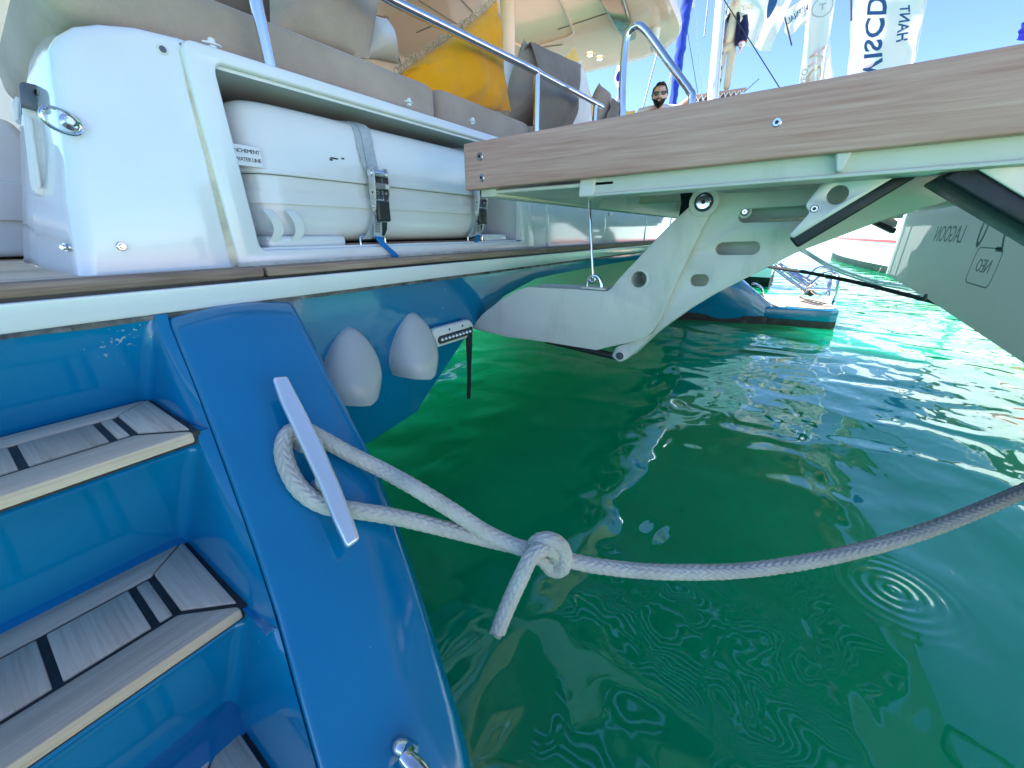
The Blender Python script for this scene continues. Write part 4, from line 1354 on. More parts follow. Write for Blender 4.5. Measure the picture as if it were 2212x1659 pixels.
for xb in (1.42, 2.5, 3.4, 4.3, 5.35): ybeam(xb, 0.06, 0.15, 0.218)
xbeam(0.80, 0.06, 0.100, 0.205); xbeam(0.35, 0.05, 0.155, 0.215); xbeam(-0.25, 0.05, 0.155, 0.215); xbeam(PYA + 0.01, 0.06, 0.12, 0.215)
bm = NB(); prism(bm, [(1.085, 0.86, 0.120), (1.085, 0.42, 0.124), (1.9, 0.80, 0.115), (1.9, 0.86, 0.115)], (0, 0, -0.010)); bev(bm, 0.002, 1); obj('gusset_plate', bm, ARMP, PLAT)
bm = NB(); prism(bm, [(1.062, -0.03, 0.142), (1.062, -0.055, 0.142), (1.062, -0.048, 0.108), (1.062, -0.038, 0.108)], (0.03, 0, 0)); bev(bm, 0.003, 1); obj('gusset_plate', bm, ARMP, PLAT)

# lifting arms: pairs of plates with slots, pivots, collar
AX = 1.36
def yz(u, v, x=AX): p = px(u, v, x=x); return Vec((p.y, p.z))
armA = [(1016, 709), (1042, 678), (1081, 648), (1113, 629), (1137, 620), (1230, 624), (1312, 629), (1322, 621), (1333, 606), (1394, 541), (1454, 478), (1499, 437), (1504, 425), (1519, 412), (1536, 417), (1546, 432), (1540, 450), (1500, 528), (1460, 610), (1427, 689), (1410, 716), (1392, 731), (1362, 740), (1309, 751), (1288, 757), (1190, 741), (1093, 728)]
armB = [(1500, 440), (1518, 410), (1543, 412), (1560, 416), (1640, 413), (1771, 402), (1900, 385), (2090, 374), (2110, 395), (2092, 420), (1936, 466), (1893, 481), (1722, 545), (1536, 640), (1478, 675), (1404, 728), (1352, 778), (1336, 785), (1322, 779), (1316, 772), (1327, 752), (1365, 740), (1407, 722), (1424, 690), (1470, 560)]
holeA = [circle2(*yz(1379.5, 603.5), 0.026, 26)]
def slot(u0, u1, v0, v1, dv=0, x=AX):
    a, b = yz(u0, (v0 + v1) / 2 + dv, x), yz(u1, (v0 + v1) / 2 - dv, x)
    r = abs(yz((u0 + u1) / 2, v0, x).y - yz((u0 + u1) / 2, v1, x).y) / 2
    d = (b - a).normalized(); n = Vec((-d.y, d.x)); a = a + d * r; b = b - d * r
    return [b + (d * math.cos(t) + n * math.sin(t)) * r for t in [-math.pi / 2 + math.pi * k / 8 for k in range(9)]] + [a + (d * math.cos(t) + n * math.sin(t)) * r for t in [math.pi / 2 + math.pi * k / 8 for k in range(9)]]
slotsB = [slot(1543, 1640, 523, 551, 1), slot(1594, 1760, 447, 478, 4), slot(1487, 1528, 594, 620, 0)]
A2 = rounded([yz(*q) for q in armA], 0.006, 3); B2 = rounded([yz(*q) for q in armB], 0.010, 3)
def arm(x, mir=1, full=True):
    sx = mir
    o1 = obj('lifting_arm', plate([A2] + holeA, lambda a, b, c: (x + c * sx, a, b), 0.030, 0.004), ARMP, PLAT, smooth=40)
    o2 = obj('lifting_arm', plate([B2] + slotsB, lambda a, b, c: (x + sx * (0.020 + c), a, b), 0.026, 0.003), ARMP, PLAT, smooth=40)
    return o1, o2
o1, o2 = arm(AX + 0.015)
# collar round the bore, bore lining
c = yz(1379.5, 603.5)
bm = plate([circle2(c.x, c.y, 0.035, 28), circle2(c.x, c.y, 0.0265, 28)], lambda a, b, q: (AX + 0.001 + q, a, b), 0.008, 0.002); obj('bore_collar', bm, ARMP, o1)
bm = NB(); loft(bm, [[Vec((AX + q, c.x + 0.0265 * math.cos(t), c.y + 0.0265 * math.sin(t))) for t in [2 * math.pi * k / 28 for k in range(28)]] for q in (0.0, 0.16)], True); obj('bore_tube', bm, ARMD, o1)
# pivots
for (u, v, r, mt, mr, po) in [(1521, 437, 0.024, STEEL, RUBBER, o1), (1335.6, 771, 0.013, GREYPL, RUBBER, o2), (1607, 457, 0.010, STEEL, GREYPL, o2)]:
    cc = px(u, v, x=AX); off = -0.002 if po is o1 else 0.018
    if u > 1600: off = 0.03
    bm = NB(); disc(bm, (AX + off + 0.003, cc.y, cc.z), (-1, 0, 0), r * 1.7, 0.006, 28); obj('pivot_boss', bm, ARMP, po)
    bm = NB(); disc(bm, (AX + off - 0.003, cc.y, cc.z), (-1, 0, 0), r * 1.08, 0.003, 28); obj('pivot_seal', bm, mr, po)
    bm = NB(); disc(bm, (AX + off - 0.005, cc.y, cc.z), (-1, 0, 0), r * 0.85, 0.006, 28, 0.4); obj('pivot_pin', bm, mt, po)
    bm = NB(); disc(bm, (AX + off - 0.011, cc.y, cc.z), (-1, 0, 0), r * 0.25, 0.001, 6); obj('hex_socket', bm, INK, po)
# inner twin plate seen through the slots, and hydraulic ram between
inner_slots = [slot(1650, 1790, 462, 486, 4, AX)]
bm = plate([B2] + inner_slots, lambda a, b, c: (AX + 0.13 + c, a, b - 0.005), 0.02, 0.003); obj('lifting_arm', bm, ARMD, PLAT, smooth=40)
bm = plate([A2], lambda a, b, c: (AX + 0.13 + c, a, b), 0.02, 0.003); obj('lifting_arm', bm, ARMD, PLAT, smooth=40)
pa, pb = px(1335, 771, x=AX + 0.07), px(1180, 735, x=AX + 0.07)
tube_obj('hydraulic_ram', [pa, pa.lerp(pb, 0.9), pb], 0.014, BLACKPL, PLAT, 14)
# starboard pair
arm(5.32, -1)
# shackle, suspension rod, strap
c = px(1283, 622, x=AX + 0.012)
obj('shackle_base', bbox((c.x - 0.014, c.y - 0.045, c.z - 0.004), (c.x + 0.014, c.y + 0.045, c.z + 0.004), 0.003, 2), ARMP, PLAT)
pts = [c + Vec((0, 0.028 * math.cos(t), 0.004 + 0.040 * math.sin(t))) for t in [math.pi * k / 14 for k in range(15)]]
pts = [c + Vec((0, 0.028, 0))] + pts + [c + Vec((0, -0.028, 0))]
tube_obj('shackle', pts, 0.006, STEEL, PLAT, 10)
a, b = px(1280.5, 600, x=AX + 0.012), px(1273, 441, x=AX + 0.012)
tube_obj('suspension_rod', [a, b, b + (b - a) * 0.6], 0.0048, STEEL, PLAT, 10)
bm = NB(); pts = [a + Vec((0, 0.010 * math.sin(t), -0.006 + 0.010 * math.cos(t))) for t in [2 * math.pi * k / 14 for k in range(15)]]; tube(bm, pts, 0.004, 8, False); obj('rod_eye', bm, STEEL, PLAT)
# black strap hanging at the arm root
s0 = px(1012, 706, y=1.09)
z1 = px(1003, 866, y=1.09).z
pth = [s0, s0 + Vec((0.0, 0.0, -0.015)), s0 + Vec((-0.012, -0.01, -0.06)), Vec((s0.x - 0.006, s0.y, (s0.z + z1) / 2)), Vec((s0.x - 0.012, s0.y, z1 + 0.08)), Vec((s0.x - 0.020, s0.y, z1))]
w = Vec((0.6, -0.8, 0)); P = smooth_path(pth, 0.015)
bm = NB(); rr = []
for i, p in enumerate(P):
    k = i / (len(P) - 1); hw = 0.017 * (1 - 0.45 * min(1, k * 1.6)) * (0.8 if k > .97 else 1)
    n = Vec((0.8, 0.6, 0)) * 0.0015
    rr.append([p - w * hw - n, p + w * hw - n, p + w * hw + n, p - w * hw + n])
loft(bm, rr, True, True); obj('hanging_strap', bm, BLACKN, PLAT)
s1 = px(1638, 402, x=1.7)
bm = NB(); pth = smooth_path([px(1482, 416, x=1.6), px(1484, 440, x=1.6), px(1478, 470, x=1.6), px(1476, 492, x=1.6)], 0.02)
rr = []
for p in pth: rr.append([p + Vec((0, -0.02, 0)), p + Vec((0, 0.02, 0)), p + Vec((0.003, 0.02, 0)), p + Vec((0.003, -0.02, 0))])
loft(bm, rr, True, True); obj('hanging_strap', bm, BLACKN, PLAT)
# tender chocks: stained plates with thick rubber pads
def chock(x, plate_px, hole, bolts, pad, padw, inner_off=0.0):
    lp = [rounded([yz(u, v, x) for u, v in plate_px], 0.006, 3)]
    if hole: lp.append(circle2(*yz(hole[0], hole[1], x), hole[2], 22))
    o = obj('tender_chock', plate(lp, lambda a, b, c: (x + c, a, b), 0.010, 0.002), BRACK, PLAT, smooth=40)
    for (u, v, r) in bolts:
        cc = px(u, v, x=x - 0.005)
        bm = NB(); disc(bm, cc + Vec((0.001, 0, 0)), (-1, 0, 0), r, 0.005, 16, .4); bo = obj('bolt', bm, STEELR, o)
        bm = NB(); disc(bm, cc + Vec((-0.004, 0, 0)), (-1, 0, 0), r * 0.45, 0.0008, 6); obj('hex_socket', bm, INK, bo)
    P = [yz(u, v, x) for u, v in pad]
    bm = NB(); prism(bm, [(x - padw[0], q.x, q.y) for q in P], (padw[0] + padw[1], 0, 0)); bev(bm, 0.006, 3)
    obj('rubber_pad', bm, RUBBER, o)
    return o
chock(1.20, [(1786, 380), (1741, 440), (1741, 450), (1749, 459), (1704, 508), (1712, 516), (1960, 366), (1975, 358), (1975, 340), (1800, 350)], (1809, 421.5, 0.0185), [(1759, 451, 0.0085)], [(1704, 513), (1722, 536), (1984, 380), (1966, 362)], (0.004, 0.13))
chock(1.12, [(2086, 353), (2060, 330), (2240, 318), (2300, 330), (2300, 478), (2230, 440)], None, [], [(2033, 386), (2089, 354), (2230, 440), (2330, 500), (2330, 560), (2212, 490)], (0.004, 0.15))
chock(4.9, [(1905, 470), (1890, 484), (1900, 480), (1935, 492), (1940, 478), (1920, 466)], None, [], [(1884, 483), (1896, 477), (1937, 494), (1930, 505)], (0.03, 0.15))
# hand hoop standing on the platform
h = [px(1343, 262, x=2.6), px(1345, 180, x=2.6), px(1349, 110, x=2.6), px(1356, 72, x=2.6), px(1375, 56, x=2.6), px(1396, 68, x=2.6), px(1440, 128, x=2.6), px(1478, 180, x=2.6), px(1490, 198, x=2.6), px(1494, 225, x=2.6)]
h = [Vec((2.6, h[0].y, 0.24))] + h + [Vec((2.6, h[-1].y, 0.24))]
tube_obj('hand_hoop', h, 0.0195, STEEL, PLAT, 18, True, 0.02)

# banner hanging from the aft edge: print shows through from its other side
SY = PYA - 0.045
sg = thing('sign_banner', 'grey white banner under the swim platform with boat model lettering showing through backwards', 'banner', (3.4, SY, -0.42))
sb = [(PX0 + 0.02, -0.545), (2.4, -0.505), (4.0, -0.455), (5.84, -0.420), (5.86, 0.20), (PX0 + 0.02, 0.20)]
bm = plate([[Vec(p) for p in sb]], lambda a, b, c: (a, SY + c, b), 0.006, 0.001); so_ = obj('cloth', bm, SIGNW, sg)
for body, u, v, size, shear, sp in [('6', 2262, 520, 0.27, 0.0, 1), ('2', 2172, 508, 0.27, 0.0, 1), ('0', 2124, 498, 0.30, 0.0, 1), ('NEO', 2123, 576, 0.10, 0.0, 0.95)]:
    c = px(u, v, y=SY + 0.004)
    obj('print', text(body, size, lambda a, b, q, c=c: (c.x + a * (0.8 if len(body) == 1 else 1), SY + 0.0035 + q, c.z + b), 0.0004, sp), SIGNT, so_, smooth=0)
c = px(2082, 508, y=SY + 0.004)
obj('print', text('LAGOON', 0.155, lambda a, b, q: (c.x + a * 1.0, SY + 0.0035 + q, c.z + b), 0.0004, 1.0, 'LEFT'), SIGNT, so_, smooth=0)
cn = px(2123, 576, y=SY)
fr = [stadium(cn.x - 0.19, cn.x + 0.17, cn.z - 0.10, cn.z + 0.10, 6)]
fr = [rounded([(cn.x - 0.2, cn.z - 0.1), (cn.x + 0.17, cn.z - 0.1), (cn.x + 0.17, cn.z + 0.1), (cn.x - 0.2, cn.z + 0.1)], 0.05, 5), rounded([(cn.x - 0.193, cn.z - 0.093), (cn.x + 0.163, cn.z - 0.093), (cn.x + 0.163, cn.z + 0.093), (cn.x - 0.193, cn.z + 0.093)], 0.046, 5)]
obj('print_box', plate(fr, lambda a, b, q: (a, SY + 0.0035 + q, b), 0.0008, 0.0001), SIGNT, so_)
for u, v in [(2000, 643), (1902, 584)]:
    c = px(u, v, y=SY + 0.003); pts = [c + Vec((0.022 * math.cos(t), 0.004, 0.022 * math.sin(t))) for t in [2 * math.pi * k / 14 for k in range(15)]]
    obj('eyelet', tube(NB(), pts, 0.007, 8, False), DARKSEAL, so_)
# ------------------------------------------------------------------ mooring rope on the cleat
def braid(path, r, name, mat, parent=None, cols=10, pitch=0.019, seg=48, step=0.0022, amp=0.20, ends=True):
    P = [Vec(p) for p in path]
    # resample evenly
    L = [0.0]
    for a, b in zip(P[:-1], P[1:]): L.append(L[-1] + (b - a).length)
    n = int(L[-1] / step); Q = []; j = 0
    for i in range(n + 1):
        s = L[-1] * i / n
        while j < len(L) - 2 and L[j + 1] < s: j += 1
        t = (s - L[j]) / max(1e-9, L[j + 1] - L[j]); Q.append(P[j].lerp(P[j + 1], t))
    F = frames(Q)
    bm = NB(); rings = []
    for i, p in enumerate(Q):
        s = L[-1] * i / n; a, b = F[i]; row = []
        tw = s * 2.0
        for k in range(seg):
            th = 2 * math.pi * k / seg
            cpos = (th / (2 * math.pi) * cols)
            ci = int(cpos) % cols; cf = cpos - int(cpos)
            sgn = 1 if ci % 2 else -1
            q = s / pitch + sgn * (cf - 0.5) * 0.75 + (0.5 if ci % 2 else 0)
            f = abs(2 * (q - math.floor(q)) - 1)
            hgt = (1 - f ** 3.0) * (1 - abs(2 * cf - 1) ** 4 * 0.55)
            rr = r * (1 - amp + amp * hgt) + 0.0006 * mnoise.noise(Vec((s * 25, th, 2)))
            row.append(p + (a * math.cos(th + tw) + b * math.sin(th + tw)) * rr)
        rings.append(row)
    loft(bm, rings, True, True)
    return obj(name, bm, mat, parent, smooth=0 if False else 180)


def wp(u, v, off): return wpx(u, v, off)
def dp(u, v, d): return px(u, v, d=d)
KD = 0.86
rope_pts = [Vec((1.62, -3.05, -0.13)), Vec((1.66, -2.85, -0.17)), Vec((1.82, -2.3, -0.33)), Vec((1.86, -1.5, -0.50)), Vec((1.74, -0.99, -0.557)), Vec((1.62, -0.83, -0.566)), dp(2300, 1025, 0.99), dp(2212, 1060, 0.985), dp(2100, 1108, 0.955), dp(1980, 1153, 0.935), dp(1850, 1190, 0.915), dp(1720, 1217, 0.90), dp(1580, 1234, 0.89), dp(1420, 1235, 0.88), dp(1300, 1224, 0.875), dp(1235, 1212, 0.872), dp(1190, 1202, 0.885), dp(1140, 1186, 0.885), dp(1080, 1172, 0.875),
            dp(1000, 1152, 0.855), dp(920, 1132, 0.83), wp(850, 1116, 0.036), wp(770, 1103, 0.030), wp(700, 1091, 0.026), wp(650, 1058, 0.025), wp(622, 1012, 0.025), wp(612, 968, 0.025), wp(626, 934, 0.026), wp(660, 930, 0.028), wp(700, 950, 0.030), wp(760, 983, 0.032), wp(830, 1017, 0.040),
            dp(900, 1056, 0.825), dp(980, 1105, 0.84), dp(1050, 1150, 0.85), dp(1105, 1176, 0.855), dp(1148, 1193, 0.856), dp(1175, 1211, 0.871), dp(1194, 1231, 0.877), dp(1216, 1226, 0.867), dp(1220, 1199, 0.852), dp(1207, 1175, 0.842), dp(1181, 1165, 0.837), dp(1158, 1172, 0.852), dp(1153, 1188, 0.899), dp(1181, 1213, 0.899), dp(1202, 1208, 0.877), dp(1196, 1190, 0.848), dp(1171, 1186, 0.828), dp(1146, 1206, 0.815), dp(1124, 1250, 0.815), dp(1100, 1302, 0.82), dp(1076, 1362, 0.825)]
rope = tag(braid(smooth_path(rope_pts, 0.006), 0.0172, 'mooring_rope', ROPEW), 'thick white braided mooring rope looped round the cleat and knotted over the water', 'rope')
# frayed end of the rope
bm = NB(); e = dp(1076, 1362, 0.825); d_ = (dp(1076, 1362, 0.825) - dp(1100, 1302, 0.82)).normalized()
for k in range(60):
    o_ = Vec((R.uniform(-1, 1), R.uniform(-1, 1), R.uniform(-1, 1))); o_ = (o_ - d_ * o_.dot(d_)) * 0.012
    tube(bm, [e + o_ * 0.9 - d_ * 0.004, e + o_ + d_ * R.uniform(0.003, 0.010)], 0.0012, 4)
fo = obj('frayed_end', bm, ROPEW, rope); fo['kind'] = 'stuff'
fo.matrix_parent_inverse = Matrix.Identity(4)

# ------------------------------------------------------------------ starboard stern details: hand hoops, folded ladder, mooring lines
def q4(u, v): return (1597 + u * 0.1667, 461 + v * 0.1667)          # detail view to picture points
def sp3(u, v, d): return px(*q4(u, v), d=d)
zpl = -1.0 + 0.012
def deckpt(u, v): return px(*q4(u, v), z=zpl)
hl = [deckpt(770, 1080), sp3(900, 950, 5.55), sp3(1040, 815, 5.6), sp3(1110, 775, 5.6), sp3(1190, 768, 5.6), sp3(1262, 790, 5.55), sp3(1285, 850, 5.5), sp3(1262, 980, 5.45), deckpt(1225, 1125)]
tube_obj('stern_hoop', hl, 0.022, STEEL, CAT, 12, True, 0.05)
hl2 = [sp3(830, 900, 6.2), sp3(900, 820, 6.2), sp3(985, 725, 6.2), sp3(1060, 698, 6.2), sp3(1140, 706, 6.15), sp3(1195, 750, 6.1), sp3(1185, 880, 6.1), px(*q4(1160, 1080), d=6.0)]
tube_obj('stern_hoop', hl2, 0.022, STEEL, CAT, 12, True, 0.05)
tube_obj('stern_hoop', [sp3(885, 975, 5.55), sp3(1235, 992, 5.45)], 0.018, STEEL, CAT, 10)
tube_obj('stern_hoop', [deckpt(280, 1090), sp3(300, 1010, 5.55), sp3(262, 945, 5.6), sp3(200, 912, 5.7), sp3(165, 910, 5.7)], 0.018, STEEL, CAT, 10, True, 0.04)
lad = thing('folded_gangway', 'folded stainless gangway frame lying across the far stern platform', 'gangway', deckpt(860, 1050))
for (a, b, da, db) in [((430, 690), (850, 1010), 6.0, 5.6), ((470, 650), (905, 965), 6.1, 5.7), ((520, 650), (960, 960), 6.2, 5.8), ((640, 720), (1010, 930), 6.25, 5.95)]:
    tube_obj('side_rail', [sp3(*a, da), sp3(*b, db)], 0.022, STEEL, lad, 10)
for t in (0.02, 0.25, 0.5, 0.75, 0.97):
    a = sp3(430 + 420 * t, 690 + 320 * t, 6.0 - 0.4 * t); b = sp3(520 + 440 * t, 650 + 310 * t, 6.2 - 0.4 * t)
    tube_obj('rung', [a, b], 0.018, STEEL, lad, 10)
tube_obj('folding_leg', [sp3(940, 1000, 5.6), sp3(1000, 1050, 5.55), sp3(1080, 1060, 5.55), sp3(1150, 1010, 5.6), sp3(1160, 900, 5.7)], 0.018, STEEL, lad, 10, True, 0.04)
tube_obj('folding_leg', [sp3(870, 880, 5.8), sp3(1000, 890, 5.8), sp3(1120, 900, 5.8)], 0.016, STEEL, lad, 10)
obj('wheel', tube(NB(), [deckpt(850, 1050) + Vec((0, 0, 0.05)), deckpt(920, 1075) + Vec((0, 0, 0.05))], 0.05, 14), RUBBER, lad)

l1 = smooth_path([px(1560, 548, d=5.6), px(1658, 575, d=5.0), px(1740, 588, d=4.5), px(1850, 610, d=4.0), px(1955, 636, d=3.6), px(2080, 668, d=3.1)], 0.05)
tag(obj('mooring_line', tube(NB(), l1, lambda i: 0.0195 + 0.0012 * math.sin(i * 2.1), 12), ROPED, None), 'black mooring line crossing in front of the far stern platform', 'rope', 'mooring lines beyond the platform')
for k, dv in enumerate((0, 6)):
    l2 = smooth_path([px(1700, 520 + dv, d=10), px(1739, 541 + dv, d=9.5), px(1795, 574 + dv, d=9), px(1869, 601 + dv, d=8.5), px(1935, 615 + dv, d=8), px(2050, 632 + dv, d=7.4)], 0.1)
    tag(obj('mooring_line', tube(NB(), l2, 0.026 - 0.006 * k, 10), paint('pale_rope_fibre', (0.40, 0.44, 0.42), 0.8, var=0.2) if k == 0 else MATS['pale_rope_fibre'], None), ('thick grey green mooring line sagging before the white yacht hull', 'thinner grey green line just below the sagging thick one')[k], 'rope', 'mooring lines beyond the platform')

# ------------------------------------------------------------------ far white yacht with a red stripe, and its added neighbours
def yacht(name, label, p1, p2, free, mat_stripe, cabin, stripe_px=None, stripe_z=0.95, boot=0.22, rails=True):
    """Hull whose visible side runs from p1 to p2 at the water; built with flare, sheer, deck, cabin, windows and rail."""
    p1, p2 = Vec(p1), Vec(p2)
    d = (p2 - p1); L = d.length; d.normalize(); n = Vec((-d.y, d.x, 0))
    if n.dot(-p1) > 0: n = -n                     # n points away from the viewer
    root = thing(name, label, 'yacht', ((p1 + p2) / 2 + n * 1.5) * 1.0)
    B = 3.6
    def sec(t, zoff, out=0.0):
        bow = max(0.0, (t - 0.55) / 0.45); half = B / 2 * (1 - bow ** 2.2) + 0.02
        c = p1 + d * (L * t) + n * (B / 2)
        return c, half
    def ring(t, hz, fl):
        c, half = sec(t, 0)
        h = half * fl
        return c - n * h + Vec((0, 0, hz)), c + n * h + Vec((0, 0, hz))
    ts = [0, 0.02, 0.15, 0.3, 0.45, 0.6, 0.7, 0.8, 0.88, 0.94, 0.98, 1.0]
    def shell_(levels, nm, mat):
        bm = NB(); rr = []
        for t in ts:
            sheer = free + 0.35 * t * t
            a = []; b = []
            for (f, fl) in levels:
                z = f * sheer if f > 0 else f
                l_, r_ = ring(t, z, fl); a.append(l_); b.append(r_)
            rr.append(a + list(reversed(b)))
        loft(bm, rr, False); bm.faces.new([bm.verts.new(p) for p in rr[0]])
        return obj(nm, bm, mat, root, smooth=40)
    shell_([(1.0, 1.02), (0.7, 1.0), (0.35, 0.97), (boot / free, 0.93)], 'hull', WHITE)
    shell_([(boot / free + 1e-3, 0.931), (0.02, 0.90), (-0.5, 0.6)], 'boot_top', BLACKP)
    # stripe: a thin proud band along the side
    bm = NB(); rr = []
    for t in ts[:-1]:
        l0, r0 = ring(t, stripe_z, 0.985); l1, r1 = ring(t, stripe_z + 0.075, 0.992)
        rr.append([l0 - n * 0.03, l1 - n * 0.03, l1 + n * 0.02, l0 + n * 0.02])
    loft(bm, rr, True, True); obj('stripe', bm, mat_stripe, root)
    # deck, cabin
    bm = NB(); lft = [ring(t, free + 0.35 * t * t - 0.03, 1.0) for t in ts]
    bm.faces.new([bm.verts.new(a) for a, b in lft] + [bm.verts.new(b) for a, b in reversed(lft)]); obj('deck', bm, WHITE, root)
    t0, t1, hc = cabin
    bm = NB()
    def cabp(t, f, z): c, half = sec(t, 0); return c + n * (half * f) + Vec((0, 0, free + z))
    rr = []
    for (z, ta, tb, f) in [(0.0, t0, t1, 0.72), (hc * 0.5, t0 + 0.01, t1 - 0.06, 0.66), (hc, t0 + 0.03, t1 - 0.14, 0.55)]:
        rr.append([cabp(ta, -f, z), cabp(tb, -f * 0.8, z), cabp(tb, f * 0.8, z), cabp(ta, f, z)])
    loft(bm, rr, True, True); bev(bm, 0.06, 2); cb = obj('cabin', bm, WHITE, root)
    for i in range(4):
        ta = t0 + 0.04 + (t1 - t0 - 0.2) * i / 4; tb = ta + (t1 - t0 - 0.2) / 4 - 0.012
        bm = NB(); prism(bm, [cabp(ta, -0.70, hc * 0.35), cabp(tb, -0.695, hc * 0.35), cabp(tb, -0.665, hc * 0.72), cabp(ta, -0.668, hc * 0.72)], n * 0.05 * -1); obj('window', bm, GLASSD, cb)
    for i in range(9 if rails else 0):
        t = 0.05 + i * 0.105
        a, _ = ring(t, free + 0.35 * t * t, 0.97)
        tube_obj('stanchion', [a, a + Vec((0, 0, 0.65))], 0.014, STEEL, root, 8)
    rl = [ring(0.05 + i * 0.105, free + 0.35 * (0.05 + i * .105) ** 2 + 0.65, 0.97)[0] for i in range(9)]
    if rails: tube_obj('guard_rail', rl, 0.014, STEEL, root, 8)
    return root


P1, P2 = px(1950, 603, z=WZ), px(1742, 552, z=WZ)
yacht('white_yacht', 'white yacht with a thin red stripe and black boot top moored in the distance', P2 + (P1 - P2) * 2.0, P2 + (P2 - P1) * 0.2, 2.0, REDP, (0.15, 0.6, 1.0), stripe_z=0.93)
yacht('white_yacht', 'large white motor yacht added out of sight behind the banner for white water reflections', (16.0, -7.6, WZ), (27.0, -5.0, WZ), 2.3, NAVYPR, (0.1, 0.65, 1.9), stripe_z=1.2)  # unseen boat, added so the water has something white to reflect

# quay with a stone edge, added unseen behind the photographer to bounce warm light
bm = NB(); prism(bm, [(-60, -2.7, WZ - 3), (2.6, -2.7, WZ - 3), (2.6, -9, WZ - 3), (90, -9, WZ - 3), (90, -40, WZ - 3), (-60, -40, WZ - 3)], (0, 0, 4.0)); bev(bm, 0.04, 2)
tag(obj('bounce_quay', bm, paint('bounce_quay_stone', (0.66, 0.58, 0.49), 0.8, var=0.12, vscale=0.8, bumps=0.4, bscale=30), None), kind='structure')

bo = thing('bollard', 'iron mooring bollard on the added dockside where the white rope is made fast, outside the picture', 'bollard', (1.62, -3.15, WZ + 1.0))
bm = NB(); rr = []
for r, h in [(0.11, 0), (0.11, 0.02), (0.055, 0.04), (0.05, 0.14), (0.085, 0.19), (0.085, 0.215), (0.04, 0.235)]:
    rr.append([Vec((1.62 + r * math.cos(a), -3.15 + r * math.sin(a), WZ + 1.0 + h)) for a in [2 * math.pi * k / 20 for k in range(20)]])
loft(bm, rr, True, True); obj('post', bm, BLACKP, bo)
lp = [Vec((1.62 + 0.072 * math.cos(a), -3.15 + 0.072 * math.sin(a), WZ + 1.1 + 0.012 * a / 3)) for a in [2 * math.pi * k / 24 for k in range(40)]]
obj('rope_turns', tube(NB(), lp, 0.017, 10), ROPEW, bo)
yacht('white_yacht', 'tall white yacht hull behind the far blue stern, carrying the mast and boarding plank', (11.3, 0.3, WZ), (11.3, 16.0, WZ), 3.95, NAVYPR, (0.55, 0.8, 0.9), stripe_z=1.6, rails=False)

# ------------------------------------------------------------------ mast, furled sail, rigging, bowsprit of the boat alongside
def two(u0, v0, u1, v1, d0, d1): return [px(u0, v0, d=d0), px(u1, v1, d=d1)]
mast = thing('mast', 'white mast with dark fittings in front of the standing man', 'mast', px(1539, 225, d=9.2))
a, b = px(1539, 225, d=9.2), px(1559, -10, d=9.2)
dm = (b - a).normalized(); lo = a - dm * 0.6; hi = b + dm * 4
obj('spar', tube(NB(), [lo, a, b, hi], 0.122, 18), MASTW, mast)
sidev = FV * -1
for v_ in (30, 92, 118, 150, 176):
    t = (225 - v_) / 235; c = a.lerp(b, t) + RV * 0.105 - FV * 0.062
    obj('dark_fitting', bbox(c - Vec((0.02, 0.02, 0.035)), c + Vec((0.02, 0.02, 0.035)), 0.004, 1), GREYPL, mast)
obj('track', tube(NB(), [a - FV * 0.114 + RV * 0.03, b - FV * 0.114 + RV * 0.03], 0.012, 8), STEELR, mast)
t = 0.42; c = a.lerp(b, t); bm = NB()
rg = [[c + dm * h + (RV * math.cos(2 * math.pi * k / 18) + FV * math.sin(2 * math.pi * k / 18)) * 0.125 for k in range(18)] for h in (-0.012, 0.012)]
loft(bm, rg, True); obj('band', bm, GREYPL, mast)
# blue furled sail: rumpled tapering roll
a, b = px(1456, 205, d=8.0), px(1486, -20, d=8.0)
pts = [a.lerp(b, i / 60) for i in range(-18, 80)]
bm = NB(); F = frames(pts); rr = []
for i, p in enumerate(pts):
    u_, w_ = F[i]; row = []
    for k in range(20):
        th = 2 * math.pi * k / 20; q = p * 3
        r = 0.062 + 0.0007 * i + 0.022 * mnoise.noise(Vec((math.cos(th) * 1.5, math.sin(th) * 1.5, i * 0.22))) + 0.008 * math.sin(i * 0.5 + th)
        row.append(p + (u_ * math.cos(th) + w_ * math.sin(th)) * r)
    rr.append(row)
loft(bm, rr, True, True); tag(obj('furled_sail', bm, SAILB, None, smooth=60), 'blue furled headsail between the hardtop and the white mast', 'sail')
wires = [((1452, -10), (1374, 290), 7.6, .011, 'black stay running down from the hardtop edge beside the bearded man'), ((1490, -10), (1436, 215), 8.6, .008, 'thin dark wire close beside the blue furled sail'), ((1472, -10), (1507, 200), 9.2, .007, 'thin wire crossing behind the blue furled sail'), ((1498, -10), (1518, 225), 7.9, .010, 'pale halyard left of the white mast'), ((1531, -10), (1521, 80), 8.2, .010, 'dark wire close left of the white mast'), ((1558, -10), (1700, 215), 8.4, .010, 'dark stay slanting down to the right of the white mast'), ((1640, 170), (1606, 200), 8.6, .008, 'short dark line under the leftmost white flag')]
for i, (p, q, d, r, lb) in enumerate(wires):
    mt = WIRE if 'pale' not in lb else MASTW
    tag(obj('rigging_wire', tube(NB(), two(*p, *q, d, d), r, 8), mt, None), lb, 'rigging wire', 'rigging wires against the sky')
